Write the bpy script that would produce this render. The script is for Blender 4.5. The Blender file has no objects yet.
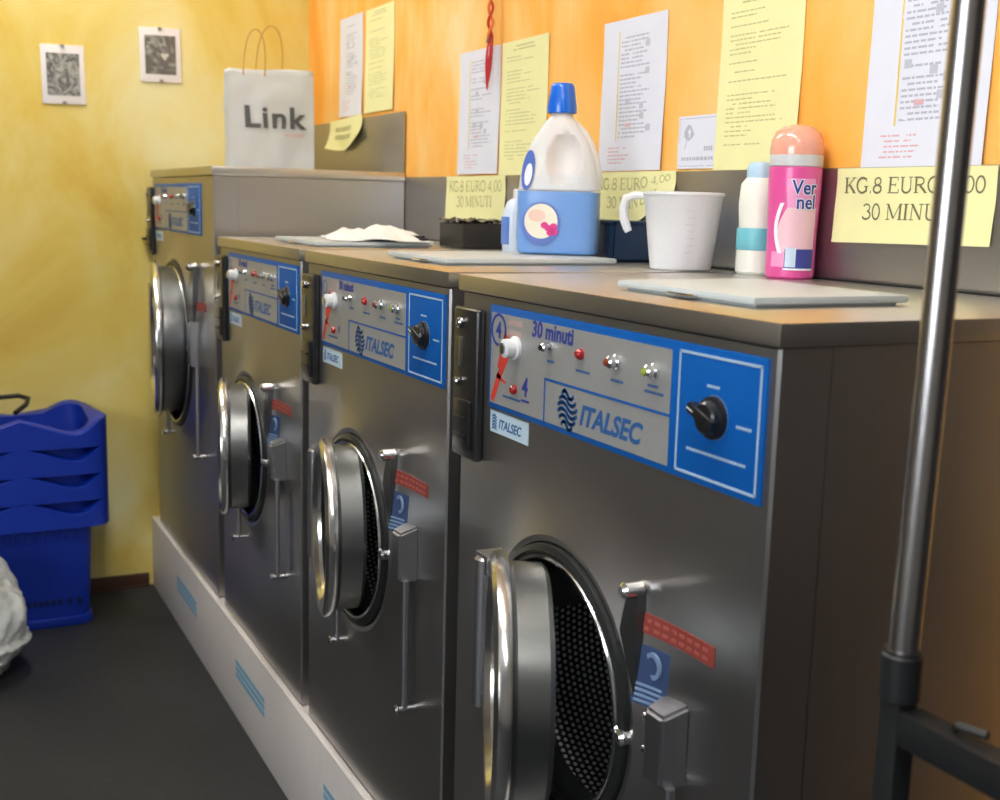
import bpy, bmesh, math, random
from mathutils import Vector, Matrix
import mathutils.noise as mnoise

S = bpy.context.scene
COL = S.collection
PI = math.pi

# ------------------------------------------------------------------ camera
def make_camera():
    yaw, pitch, roll = (math.radians(v) for v in (-26.4221, -9.3412, 1.5198))
    f = Vector((-math.sin(yaw)*math.cos(pitch), math.cos(yaw)*math.cos(pitch), math.sin(pitch)))
    r = Vector((math.cos(yaw), math.sin(yaw), 0)); u = r.cross(f)
    r2 = r*math.cos(roll) + u*math.sin(roll)
    u2 = -r*math.sin(roll) + u*math.cos(roll)
    cam = bpy.data.cameras.new('camera')
    cam.sensor_width = 36; cam.sensor_fit = 'HORIZONTAL'
    cam.lens = 1191.23*36/1000
    cam.clip_start = .02
    cam.dof.use_dof = True; cam.dof.focus_distance = 1.75; cam.dof.aperture_fstop = 6.5
    o = bpy.data.objects.new('camera', cam); COL.objects.link(o)
    M = Matrix((r2, u2, -f)).transposed().to_4x4()
    M.translation = Vector((-.7113, -.8578, 1.3158))
    o.matrix_world = M
    S.camera = o
make_camera()

# ------------------------------------------------------------------ light and exposure
S.view_settings.view_transform = 'Standard'
S.view_settings.look = 'None'
S.view_settings.exposure = 0.0
S.view_settings.gamma = 1
S.view_settings.use_curve_mapping = False
w = bpy.data.worlds.new('sky'); S.world = w; w.use_nodes = True
w.node_tree.nodes['Background'].inputs[0].default_value = (.72, .85, 1, 1)
w.node_tree.nodes['Background'].inputs[1].default_value = 1.0
def area(name, loc, target, sx, sy, power, color):
    l = bpy.data.lights.new(name, 'AREA'); l.shape = 'RECTANGLE'; l.size = sx; l.size_y = sy
    l.energy = power; l.color = color
    o = bpy.data.objects.new(name, l); COL.objects.link(o)
    o.location = loc
    o.rotation_euler = (Vector(target)-Vector(loc)).to_track_quat('-Z', 'Y').to_euler()
    return o
# daylight lamp for an unseen window, added on the left wall
area('added_window_light', (-3.05, -1.1, 1.75), (0, -.1, .55), 1.7, 1.2, 62, (.90, .95, 1))

# ------------------------------------------------------------------ dimensions
W, T, SL, P = .70, 1.216, .0246, .24
D, YB = .53, 3.173
T1, W1 = 1.3935, .849
R4, R3, R2, R1 = 0.0, .7476, 1.4962, 2.264

# ------------------------------------------------------------------ materials
MATS = {}
def nt(name):
    m = bpy.data.materials.new(name); m.use_nodes = True
    return m, m.node_tree.nodes, m.node_tree.links, m.node_tree.nodes['Principled BSDF']
def mat(name, col, rough=.5, metal=0., bump=0., bscale=200., spec=.5, alpha=1., trans=0., coat=0., emis=None, var=0.):
    if name in MATS: return MATS[name]
    m, N, L, b = nt(name)
    b.inputs['Base Color'].default_value = (*col, 1)
    b.inputs['Roughness'].default_value = rough
    b.inputs['Metallic'].default_value = metal
    b.inputs['Specular IOR Level'].default_value = spec
    b.inputs['Alpha'].default_value = alpha
    b.inputs['Transmission Weight'].default_value = trans
    b.inputs['Coat Weight'].default_value = coat
    if emis:
        b.inputs['Emission Color'].default_value = (*emis[0], 1); b.inputs['Emission Strength'].default_value = emis[1]
    tc = N.new('ShaderNodeTexCoord')
    nz = N.new('ShaderNodeTexNoise'); nz.inputs['Scale'].default_value = bscale; nz.inputs['Detail'].default_value = 3
    L.new(tc.outputs['Object'], nz.inputs['Vector'])
    if bump:
        bp = N.new('ShaderNodeBump'); bp.inputs['Strength'].default_value = bump; bp.inputs['Distance'].default_value = .002
        L.new(nz.outputs['Fac'], bp.inputs['Height']); L.new(bp.outputs['Normal'], b.inputs['Normal'])
    v = var or .05
    mx = N.new('ShaderNodeMix'); mx.data_type = 'RGBA'
    mx.inputs['A'].default_value = (*[c*(1-v) for c in col], 1); mx.inputs['B'].default_value = (*[min(1, c*(1+v)) for c in col], 1)
    L.new(nz.outputs['Fac'], mx.inputs['Factor']); L.new(mx.outputs['Result'], b.inputs['Base Color'])
    MATS[name] = m
    return m
def steel(name, col, r0, r1, stretch=(60, 60, 1.2), aniso=.5, bump=.04):
    m, N, L, b = nt(name)
    b.inputs['Metallic'].default_value = 1
    tc = N.new('ShaderNodeTexCoord'); mp = N.new('ShaderNodeMapping'); mp.inputs['Scale'].default_value = stretch
    nz = N.new('ShaderNodeTexNoise'); nz.inputs['Scale'].default_value = 6; nz.inputs['Detail'].default_value = 6
    L.new(tc.outputs['Object'], mp.inputs['Vector']); L.new(mp.outputs['Vector'], nz.inputs['Vector'])
    nz2 = N.new('ShaderNodeTexNoise'); nz2.inputs['Scale'].default_value = 2.2; nz2.inputs['Detail'].default_value = 4
    L.new(tc.outputs['Object'], nz2.inputs['Vector'])
    mr = N.new('ShaderNodeMapRange'); mr.inputs['To Min'].default_value = r0; mr.inputs['To Max'].default_value = r1
    ad = N.new('ShaderNodeMath'); ad.operation = 'MULTIPLY_ADD'; ad.inputs[1].default_value = .35
    L.new(nz.outputs['Fac'], ad.inputs[0]); 
    sc = N.new('ShaderNodeMath'); sc.operation = 'MULTIPLY'; sc.inputs[1].default_value = .65
    L.new(nz2.outputs['Fac'], sc.inputs[0]); L.new(sc.outputs[0], ad.inputs[2])
    L.new(ad.outputs[0], mr.inputs['Value']); L.new(mr.outputs[0], b.inputs['Roughness'])
    mx = N.new('ShaderNodeMix'); mx.data_type = 'RGBA'
    mx.inputs['A'].default_value = (*[c*.86 for c in col], 1); mx.inputs['B'].default_value = (*[min(1, c*1.14) for c in col], 1)
    L.new(ad.outputs[0], mx.inputs['Factor']); L.new(mx.outputs['Result'], b.inputs['Base Color'])
    bp = N.new('ShaderNodeBump'); bp.inputs['Strength'].default_value = bump; bp.inputs['Distance'].default_value = .001
    L.new(nz.outputs['Fac'], bp.inputs['Height']); L.new(bp.outputs['Normal'], b.inputs['Normal'])
    b.inputs['Anisotropic'].default_value = aniso
    tg = N.new('ShaderNodeTangent'); tg.direction_type = 'RADIAL'; tg.axis = 'Z'
    L.new(tg.outputs['Tangent'], b.inputs['Tangent'])
    MATS[name] = m
    return m
def plaster(name, cols, scale, seed, streak):
    m, N, L, b = nt(name)
    tc = N.new('ShaderNodeTexCoord'); mp = N.new('ShaderNodeMapping'); mp.inputs['Location'].default_value = (seed, seed*.7, 0)
    mp.inputs['Scale'].default_value = streak
    L.new(tc.outputs['Object'], mp.inputs['Vector'])
    nz = N.new('ShaderNodeTexNoise'); nz.inputs['Scale'].default_value = scale; nz.inputs['Detail'].default_value = 5; nz.inputs['Roughness'].default_value = .55
    nz.inputs['Distortion'].default_value = .6
    L.new(mp.outputs['Vector'], nz.inputs['Vector'])
    cr = N.new('ShaderNodeValToRGB'); el = cr.color_ramp.elements
    while len(el) < len(cols): el.new(.5)
    for e, (p, c) in zip(el, cols): e.position = p; e.color = (*c, 1)
    L.new(nz.outputs['Fac'], cr.inputs['Fac']); L.new(cr.outputs['Color'], b.inputs['Base Color'])
    b.inputs['Roughness'].default_value = .75
    nb = N.new('ShaderNodeTexNoise'); nb.inputs['Scale'].default_value = 60; nb.inputs['Detail'].default_value = 4
    L.new(tc.outputs['Object'], nb.inputs['Vector'])
    bp = N.new('ShaderNodeBump'); bp.inputs['Strength'].default_value = .12; bp.inputs['Distance'].default_value = .003
    L.new(nb.outputs['Fac'], bp.inputs['Height']); L.new(bp.outputs['Normal'], b.inputs['Normal'])
    MATS[name] = m
    return m
def drum_material():
    m, N, L, b = nt('perforated_drum')
    b.inputs['Metallic'].default_value = 0; b.inputs['Roughness'].default_value = .3
    uv = N.new('ShaderNodeUVMap')
    def dots():
        sep = N.new('ShaderNodeSeparateXYZ'); L.new(uv.outputs['UV'], sep.inputs[0])
        row = N.new('ShaderNodeMath'); row.operation = 'FLOOR'; L.new(sep.outputs['Y'], row.inputs[0])
        par = N.new('ShaderNodeMath'); par.operation = 'MODULO'; par.inputs[1].default_value = 2; L.new(row.outputs[0], par.inputs[0])
        hx = N.new('ShaderNodeMath'); hx.operation = 'MULTIPLY_ADD'; hx.inputs[1].default_value = .5
        L.new(par.outputs[0], hx.inputs[0]); L.new(sep.outputs['X'], hx.inputs[2])
        fx = N.new('ShaderNodeMath'); fx.operation = 'FRACT'; L.new(hx.outputs[0], fx.inputs[0])
        fy = N.new('ShaderNodeMath'); fy.operation = 'FRACT'; L.new(sep.outputs['Y'], fy.inputs[0])
        cb = N.new('ShaderNodeCombineXYZ'); L.new(fx.outputs[0], cb.inputs[0]); L.new(fy.outputs[0], cb.inputs[1])
        ds = N.new('ShaderNodeVectorMath'); ds.operation = 'DISTANCE'; ds.inputs[1].default_value = (.5, .5, 0)
        L.new(cb.outputs[0], ds.inputs[0])
        return ds
    ds = dots()
    cr = N.new('ShaderNodeValToRGB'); e = cr.color_ramp.elements
    e[0].position = .28; e[0].color = (1, 1, 1, 1); e[1].position = .36; e[1].color = (.03, .03, .033, 1)  # white dots paint in the glints on the perforated steel
    L.new(ds.outputs['Value'], cr.inputs['Fac']); L.new(cr.outputs['Color'], b.inputs['Base Color'])
    bp = N.new('ShaderNodeBump'); bp.inputs['Strength'].default_value = .9; bp.inputs['Distance'].default_value = .004; bp.invert = True
    L.new(ds.outputs['Value'], bp.inputs['Height']); L.new(bp.outputs['Normal'], b.inputs['Normal'])
    MATS['perforated_drum'] = m
    return m

M_steel = steel('brushed_steel', (.46, .447, .44), .26, .46)
M_top = steel('top_steel', (.60, .585, .55), .28, .42, (2, 60, 60), .2, .015)
M_splash = steel('splash_steel', (.44, .42, .39), .3, .44, (60, 2, 60), .2)
M_chrome = mat('chrome', (.78, .78, .78), .16, 1)
M_cast = mat('cast_aluminium', (.42, .42, .44), .36, 1, .1, 150)
M_rim = steel('door_rim_steel', (.72, .72, .71), .12, .26, (10, 10, 10), 0, .01)
M_drum = drum_material()
M_rubber = mat('black_rubber', (.012, .014, .014), .35)
M_blackplastic = mat('black_plastic', (.012, .012, .013), .3, coat=.2)
M_gap = mat('dark_inside', (.015, .015, .015), .6)
M_panelgrey = mat('panel_grey', (.36, .36, .35), .45, .3)
M_blue = mat('panel_blue', (.002, .095, .38), .45, spec=.25)
M_pale = mat('panel_pale_line', (.38, .52, .66), .4)
M_ink = mat('blue_ink', (.02, .04, .26), .5)
M_logo = mat('logo_blue', (.015, .10, .30), .5)
M_red = mat('red_paint', (.62, .045, .03), .5)
M_redstk = mat('red_sticker', (.24, .04, .03), .55)
M_ledred = mat('red_lamp_glass', (.35, .01, .01), .15, coat=.5)
M_green = mat('green_lamp_glass', (.33, .40, .07), .15, coat=.5)
M_amber = mat('brown_button', (.26, .05, .02), .25)
M_white = mat('white_plastic', (.72, .73, .74), .4)
M_lid = mat('lid_plastic', (.47, .51, .52), .38, 0, .05, 60)
M_sticker = mat('sticker_pale_blue', (.52, .66, .76), .4)
M_stkblue = mat('plinth_sticker_blue', (.20, .44, .60), .45)
M_paper = mat('white_paper', (.70, .72, .82), .6, 0, .03, 30, var=.03)
M_yellow = mat('yellow_paper', (.80, .78, .40), .65, 0, .05, 25, var=.04)
M_print = mat('grey_print', (.42, .44, .53), .6)
M_printy = mat('olive_print', (.50, .50, .22), .6)
M_printr = mat('red_print', (.66, .40, .44), .6)
M_printo = mat('ochre_print', (.75, .55, .12), .6)
M_serif = mat('dark_serif_print', (.17, .17, .09), .6)
M_text = mat('faded_serif_print', (.42, .42, .19), .6)
M_yel = plaster('yellow_plaster', [(.30, (.60, .38, .05)), (.42, (.70, .53, .11)), (.52, (.74, .62, .21)), (.66, (.76, .71, .38))], 2.1, 3.1, (1, 1, .8))
M_ora = plaster('orange_plaster', [(.28, (.84, .30, .03)), (.43, (.88, .40, .055)), (.56, (.88, .51, .15)), (.72, (.87, .64, .32))], 2.6, 8.3, (1, 1.5, .55))
M_room = mat('painted_wall', (.26, .25, .23), .8)
M_dark = mat('added_recess_dark', (.035, .030, .028), .5)  # dark tone of the added recess, mirrored in the steel side
M_doorgrey = mat('added_door_dark', (.10, .10, .10), .5)  # tone of the added door, mirrored in the nearest steel front
M_ceil = mat('ceiling_paint', (.72, .70, .66), .85)
M_plinth = mat('plinth_paint', (.74, .69, .66), .55, 0, .15, 40)
M_base = mat('baseboard_wood', (.06, .026, .014), .5)
def floor_mat():
    m, N, L, b = nt('rubber_floor')
    tc = N.new('ShaderNodeTexCoord')
    nz = N.new('ShaderNodeTexNoise'); nz.inputs['Scale'].default_value = 60; nz.inputs['Detail'].default_value = 6
    n2 = N.new('ShaderNodeTexNoise'); n2.inputs['Scale'].default_value = 3
    L.new(tc.outputs['Object'], nz.inputs['Vector']); L.new(tc.outputs['Object'], n2.inputs['Vector'])
    cr = N.new('ShaderNodeValToRGB'); e = cr.color_ramp.elements
    e[0].position = .35; e[0].color = (.010, .011, .013, 1); e[1].position = .72; e[1].color = (.026, .029, .033, 1)
    ad = N.new('ShaderNodeMath'); ad.operation = 'MULTIPLY_ADD'; ad.inputs[1].default_value = .5
    hf = N.new('ShaderNodeMath'); hf.operation = 'MULTIPLY'; hf.inputs[1].default_value = .5
    L.new(n2.outputs['Fac'], hf.inputs[0]); L.new(nz.outputs['Fac'], ad.inputs[0]); L.new(hf.outputs[0], ad.inputs[2])
    L.new(ad.outputs[0], cr.inputs['Fac']); L.new(cr.outputs['Color'], b.inputs['Base Color'])
    b.inputs['Roughness'].default_value = .6
    bp = N.new('ShaderNodeBump'); bp.inputs['Strength'].default_value = .3; bp.inputs['Distance'].default_value = .002
    L.new(nz.outputs['Fac'], bp.inputs['Height']); L.new(bp.outputs['Normal'], b.inputs['Normal'])
    return m
M_floor = floor_mat()

# ------------------------------------------------------------------ builders
def tag(o, label=None, cat=None, group=None, kind=None):
    if label: o['label'] = label
    if cat: o['category'] = cat
    if group: o['group'] = group
    if kind: o['kind'] = kind
    return o
def empty(name, loc, label=None, cat=None, group=None, rz=0, parent=None):
    o = bpy.data.objects.new(name, None); COL.objects.link(o)
    o.location = loc; o.rotation_euler = (0, 0, rz); o.empty_display_size = .05
    if parent: o.parent = parent
    return tag(o, label, cat, group)
class MB:
    def __init__(s): s.bm = bmesh.new(); s.uv = None
    def add(s, vs, fs, smooth=False):
        v = [s.bm.verts.new(p) for p in vs]
        for f in fs:
            try:
                fc = s.bm.faces.new([v[i] for i in f]); fc.smooth = smooth
            except ValueError: pass
        return v
    def box(s, x0, x1, y0, y1, z0, z1, bev=0, seg=2, M=None):
        t = bmesh.new(); bmesh.ops.create_cube(t, size=1)
        for v in t.verts:
            v.co = Vector(((x0+x1)/2+v.co.x*(x1-x0), (y0+y1)/2+v.co.y*(y1-y0), (z0+z1)/2+v.co.z*(z1-z0)))
        if bev: bmesh.ops.bevel(t, geom=t.edges[:], offset=bev, segments=seg, profile=.6, affect='EDGES', clamp_overlap=True)
        s.merge(t, M, smooth=bool(bev)); return s
    def merge(s, t, M=None, smooth=None):
        mp = {}
        for v in t.verts: mp[v] = s.bm.verts.new(M @ v.co if M else v.co)
        for f in t.faces:
            try:
                n = s.bm.faces.new([mp[v] for v in f.verts]); n.smooth = f.smooth if smooth is None else smooth
            except ValueError: pass
        t.free()
    def lathe(s, prof, seg=32, M=None, close=False):
        # prof: list of (radius, height) round local Z
        rings = []
        M = M or Matrix()
        for r, h in prof:
            if r < 1e-6: rings.append([s.bm.verts.new(M @ Vector((0, 0, h)))])
            else: rings.append([s.bm.verts.new(M @ Vector((r*math.cos(2*PI*i/seg), r*math.sin(2*PI*i/seg), h))) for i in range(seg)])
        pairs = list(zip(rings, rings[1:]))
        if close: pairs.append((rings[-1], rings[0]))
        for a, b in pairs:
            for i in range(seg):
                j = (i+1) % seg
                vs = [a[0]] if len(a) == 1 else [a[i], a[j]]
                vs += [b[0]] if len(b) == 1 else [b[j], b[i]]
                if len(vs) > 2:
                    try: f = s.bm.faces.new(vs); f.smooth = True
                    except ValueError: pass
        return s
    def cyl(s, p, q, r, seg=20, r2=None, bev=0.0):
        p, q = Vector(p), Vector(q); d = q-p; h = d.length
        M = Matrix.Translation(p) @ d.to_track_quat('Z', 'Y').to_matrix().to_4x4()
        r2 = r if r2 is None else r2; b = min(bev, r*.6, h*.4)
        pr = [(0, 0), (r-b, 0), (r, b), (r2, h-b), (r2-b, h), (0, h)] if b else [(0, 0), (r, 0), (r, 0), (r2, h), (r2, h), (0, h)]
        return s.lathe(pr, seg, M)
    def tube(s, pts, r, seg=10, closed=False, radii=None):
        pts = [Vector(p) for p in pts]; rings = []; n = len(pts); up = None
        for i, p in enumerate(pts):
            a = pts[i-1] if (i > 0 or closed) else p; b = pts[(i+1) % n] if (i < n-1 or closed) else p
            t = (b-a).normalized()
            if up is None: up = t.orthogonal().normalized()
            up = (up - t*up.dot(t)).normalized(); bi = t.cross(up)
            rr = radii[i] if radii else r
            rings.append([s.bm.verts.new(p + (up*math.cos(2*PI*k/seg)+bi*math.sin(2*PI*k/seg))*rr) for k in range(seg)])
        for i in range(n if closed else n-1):
            a, b = rings[i], rings[(i+1) % n]
            for k in range(seg):
                j = (k+1) % seg; f = s.bm.faces.new([a[k], a[j], b[j], b[k]]); f.smooth = True
        if not closed:
            for rg in (rings[0], rings[-1]):
                try: s.bm.faces.new(rg)
                except ValueError: pass
        return s
    def build(s, name, m, parent=None, sharp=35, loc=None):
        bmesh.ops.recalc_face_normals(s.bm, faces=s.bm.faces[:])
        me = bpy.data.meshes.new(name); s.bm.to_mesh(me); s.bm.free()
        me.materials.append(m)
        try: me.set_sharp_from_angle(angle=math.radians(sharp))
        except Exception: pass
        o = bpy.data.objects.new(name, me); COL.objects.link(o)
        if parent: o.parent = parent
        if loc: o.location = loc
        return o

# a flat drawing plane: u to the right, v up, standing on a surface
def frame(o, ux, vy):
    o, ux, vy = Vector(o), Vector(ux).normalized(), Vector(vy).normalized(); n = ux.cross(vy)
    M = Matrix((ux, vy, n)).transposed().to_4x4(); M.translation = o
    return M
def fbox(mb, F, u0, u1, v0, v1, n0, n1, rot=0, bev=0):
    cu, cv = (u0+u1)/2, (v0+v1)/2
    R = Matrix.Translation((cu, cv, 0)) @ Matrix.Rotation(rot, 4, 'Z')
    mb.box(-(u1-u0)/2, (u1-u0)/2, -(v1-v0)/2, (v1-v0)/2, n0, n1, bev=bev, M=F @ R)
def fline(mb, F, pts, wd, n0, n1):
    for (a, b) in zip(pts, pts[1:]):
        a, b = Vector(a), Vector(b); d = b-a; ang = math.atan2(d.y, d.x)
        R = Matrix.Translation((*((a+b)/2), 0)) @ Matrix.Rotation(ang, 4, 'Z')
        mb.box(-d.length/2-wd*.3, d.length/2+wd*.3, -wd/2, wd/2, n0, n1, M=F @ R)
def text(mb, s, F, u, v, size, n=.0004, thick=.0003, shear=0, bold=0, align='LEFT', sx=1, warp=None, gap=1.0):
    c = bpy.data.curves.new('lettering', 'FONT'); c.body = s; c.size = size; c.extrude = thick/2; c.shear = shear
    c.offset = bold; c.space_character = gap; c.align_x = align; c.resolution_u = 3
    o = bpy.data.objects.new('lettering', c); COL.objects.link(o)
    dg = bpy.context.evaluated_depsgraph_get(); dg.update()
    me = bpy.data.meshes.new_from_object(o.evaluated_get(dg))
    vs = []
    for vert in me.vertices:
        p = Vector((vert.co.x*sx+u, vert.co.y+v, vert.co.z+n))
        vs.append(warp(p) if warp else F @ p)
    mb.add(vs, [list(p.vertices) for p in me.polygons])
    bpy.data.objects.remove(o); bpy.data.meshes.remove(me); bpy.data.curves.remove(c)
# a small serif alphabet for the printed price notes (unit height 1)
def arc(cx, cy, rx, ry, a0, a1, n=14):
    return [(cx+rx*math.cos(math.radians(a0+(a1-a0)*i/n)), cy+ry*math.sin(math.radians(a0+(a1-a0)*i/n))) for i in range(n+1)]
SER = {
 'K': (.74, [([(.14, 0), (.14, 1)], .13), ([(.17, .42), (.62, .98)], .05), ([(.30, .56), (.64, .02)], .13), ([(.02, 0), (.27, 0)], .04), ([(.02, 1), (.27, 1)], .04), ([(.52, 0), (.74, 0)], .04), ([(.48, 1), (.72, 1)], .04)]),
 'G': (.76, [(arc(.38, .5, .32, .5, 50, 310), .11), ([(.62, 0.05), (.62, .42)], .12), ([(.48, .42), (.74, .42)], .04), ([(.62, .72), (.62, 1)], .04)]),
 '8': (.54, [(arc(.26, .75, .17, .24, 0, 360), .08), (arc(.26, .25, .22, .26, 0, 360), .10)]),
 '.': (.26, [([(.10, .05), (.16, .05)], .11)]), ',': (.26, [([(.12, .08), (.08, -.13)], .09)]),
 ' ': (.3, []),
 'E': (.66, [([(.14, 0), (.14, 1)], .13), ([(.02, 1), (.56, 1)], .05), ([(.02, 0), (.60, 0)], .05), ([(.14, .52), (.44, .52)], .05), ([(.56, 1), (.56, .78)], .04), ([(.61, 0), (.61, .24)], .04), ([(.44, .40), (.44, .64)], .04)]),
 'U': (.78, [([(.15, .98), (.15, .30)]+arc(.38, .3, .23, .3, 180, 360), .10), ([(.61, .30), (.61, .98)], .05), ([(.02, 1), (.28, 1)], .04), ([(.50, 1), (.74, 1)], .04)]),
 'R': (.74, [([(.14, 0), (.14, 1)], .13), ([(.14, .98), (.34, .98)]+arc(.34, .74, .22, .24, 90, -90)+[(.14, .50)], .08), ([(.34, .48), (.66, .02)], .12), ([(.02, 0), (.27, 0)], .04), ([(.02, 1), (.2, 1)], .04), ([(.58, 0), (.76, 0)], .04)]),
 'O': (.78, [(arc(.38, .5, .32, .5, 0, 360, 24), .10)]),
 '0': (.54, [(arc(.26, .5, .21, .5, 0, 360, 22), .09)]),
 '4': (.54, [([(.36, 0), (.36, 1)], .10), ([(.36, 1), (.03, .30)], .05), ([(.03, .28), (.52, .28)], .08)]),
 '3': (.54, [(arc(.23, .76, .19, .23, 160, -80), .08), (arc(.23, .27, .23, .27, 80, -160), .10)]),
 'M': (.96, [([(.13, 0), (.13, 1)], .05), ([(.14, 1), (.46, .06)], .11), ([(.46, .06), (.80, 1)], .05), ([(.82, 0), (.82, 1)], .13), ([(.02, 0), (.25, 0)], .04), ([(.02, 1), (.18, 1)], .04), ([(.70, 0), (.95, 0)], .04), ([(.76, 1), (.95, 1)], .04)]),
 'I': (.36, [([(.17, 0), (.17, 1)], .13), ([(.04, 0), (.30, 0)], .04), ([(.04, 1), (.30, 1)], .04)]),
 'N': (.78, [([(.14, 0), (.14, 1)], .05), ([(.14, 1), (.62, .02)], .12), ([(.62, 0), (.62, 1)], .05), ([(.02, 0), (.26, 0)], .04), ([(.02, 1), (.18, 1)], .04), ([(.50, 1), (.76, 1)], .04)]),
 'T': (.66, [([(.31, 0), (.31, 1)], .13), ([(.03, 1), (.59, 1)], .05), ([(.03, 1), (.03, .76)], .04), ([(.59, 1), (.59, .76)], .04), ([(.18, 0), (.44, 0)], .04)]),
}
def serif(mb, s, u, v, h, place, sx=1.0):
    x = u
    for ch in s:
        wd, strokes = SER[ch]
        for pts, sw in strokes:
            pts = [(x+a*h*sx, v+b*h) for a, b in pts]
            left, right = [], []
            for i, p in enumerate(pts):
                a = pts[max(0, i-1)]; b = pts[min(len(pts)-1, i+1)]
                d = Vector((b[0]-a[0], b[1]-a[1])); d.normalize(); nrm = Vector((-d.y, d.x))*sw*h*.68
                left.append(place(p[0]+nrm.x, p[1]+nrm.y)); right.append(place(p[0]-nrm.x, p[1]-nrm.y))
            vs = left+right; k = len(pts)
            mb.add(vs, [[i, i+1, k+i+1, k+i] for i in range(k-1)])
        x += wd*h*sx
    return x-u
def serif_width(s, h, sx=1.0): return sum(SER[c][0] for c in s)*h*sx

# ------------------------------------------------------------------ the room
def slab(name, m, a, b, kind='structure', bev=0):
    mb = MB(); mb.box(a[0], b[0], a[1], b[1], a[2], b[2], bev=bev); o = mb.build(name, m)
    o['kind'] = kind; return o
XL, YF, ZC = -3.2, -3.0, 2.75
XW = D+.004
slab('floor', M_floor, (XL-.1, YF-.1, -.1), (XW+.6, YB+.1, 0))
slab('ceiling', M_ceil, (XL-.1, YF-.1, ZC), (XW+.6, YB+.1, ZC+.1))
slab('wall_right', M_ora, (XW, -.16, 0), (XW+.1, YB+.1, ZC))
# unseen dark recess, added past the row so the steel side mirrors dark
slab('added_recess', M_dark, (XW+.5, YF-.1, 0), (XW+.6, -.16, ZC))
slab('added_recess_side', M_dark, (XW+.1, -.16, 0), (XW+.6, -.06, ZC))
slab('added_recess_end', M_dark, (XW, YF-.1, 0), (XW+.5, YF, ZC))
slab('added_door', M_doorgrey, (-2.9, YB-.03, 0), (-.98, YB-.001, 2.2))  # unseen door, added to darken the reflection in the nearest front
slab('wall_back', M_yel, (XL-.1, YB, 0), (XW, YB+.1, ZC))
slab('wall_front', M_room, (XL-.1, YF-.1, 0), (XW, YF, ZC))
# left wall with an opening for the added, unseen window
mb = MB()
wy0, wy1, wz0, wz1 = -2.2, .1, 1.05, 2.45
mb.box(XL-.1, XL, YF, wy0, 0, ZC); mb.box(XL-.1, XL, wy1, YB, 0, ZC)
mb.box(XL-.1, XL, wy0, wy1, 0, wz0); mb.box(XL-.1, XL, wy0, wy1, wz1, ZC)
tag(mb.build('wall_left', M_room), kind='structure')
mb = MB()
for y in (wy0, (wy0+wy1)/2-.025, wy1-.05): mb.box(XL-.08, XL-.02, y, y+.05, wz0, wz1)
for z in (wz0, wz1-.05): mb.box(XL-.08, XL-.02, wy0, wy1, z, z+.05)
wf = tag(mb.build('added_window', M_white), kind='structure')  # frame of the added window, out of view
mb = MB(); mb.box(XL-.055, XL-.049, wy0+.05, wy1-.05, wz0+.05, wz1-.05)
mb.build('added_window_pane', mat('clear_glass', (1, 1, 1), 0, trans=1), wf)
# baseboard on the yellow wall
mb = MB(); mb.box(XL, -.03, YB-.012, YB, 0, .045, bev=.002); mb.box(XL, -.03, YB-.02, YB, 0, .008)
tag(mb.build('baseboard_back', M_base), kind='structure')
# painted plinth under the machines
mb = MB(); mb.box(-.016, XW, -.02, YB, 0, P-.004, bev=.0015); mb.box(-.016, -.001, -.02, YB, P-.006, P, bev=.001)
pl = tag(mb.build('trim_1', M_plinth), kind='structure')
random.seed(5)
for yc in (2.62, 1.88, 1.16, .45):
    mb = MB(); F = frame((-.0162, yc+.13, .135), (0, -1, 0), (0, 0, 1))
    for row in range(3):
        u = 0
        while u < .26:
            wd = random.uniform(.012, .035)
            fbox(mb, F, u, u+wd, .012-row*.017, .024-row*.017, 0, .0006)
            u += wd+.003
    mb.build('printed_tape', M_stkblue, pl)

# ------------------------------------------------------------------ washing machines
AX = Matrix.Rotation(PI/2, 4, 'Y')          # local Z -> world +X
def lathe_x(mb, prof, cy, cz, seg=64):
    # prof: (radius, x)
    M = Matrix.Translation((0, cy, cz)) @ Matrix(((0, 0, 1, 0), (1, 0, 0, 0), (0, 1, 0, 0), (0, 0, 0, 1)))
    mb.lathe(prof, seg, M)

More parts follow.
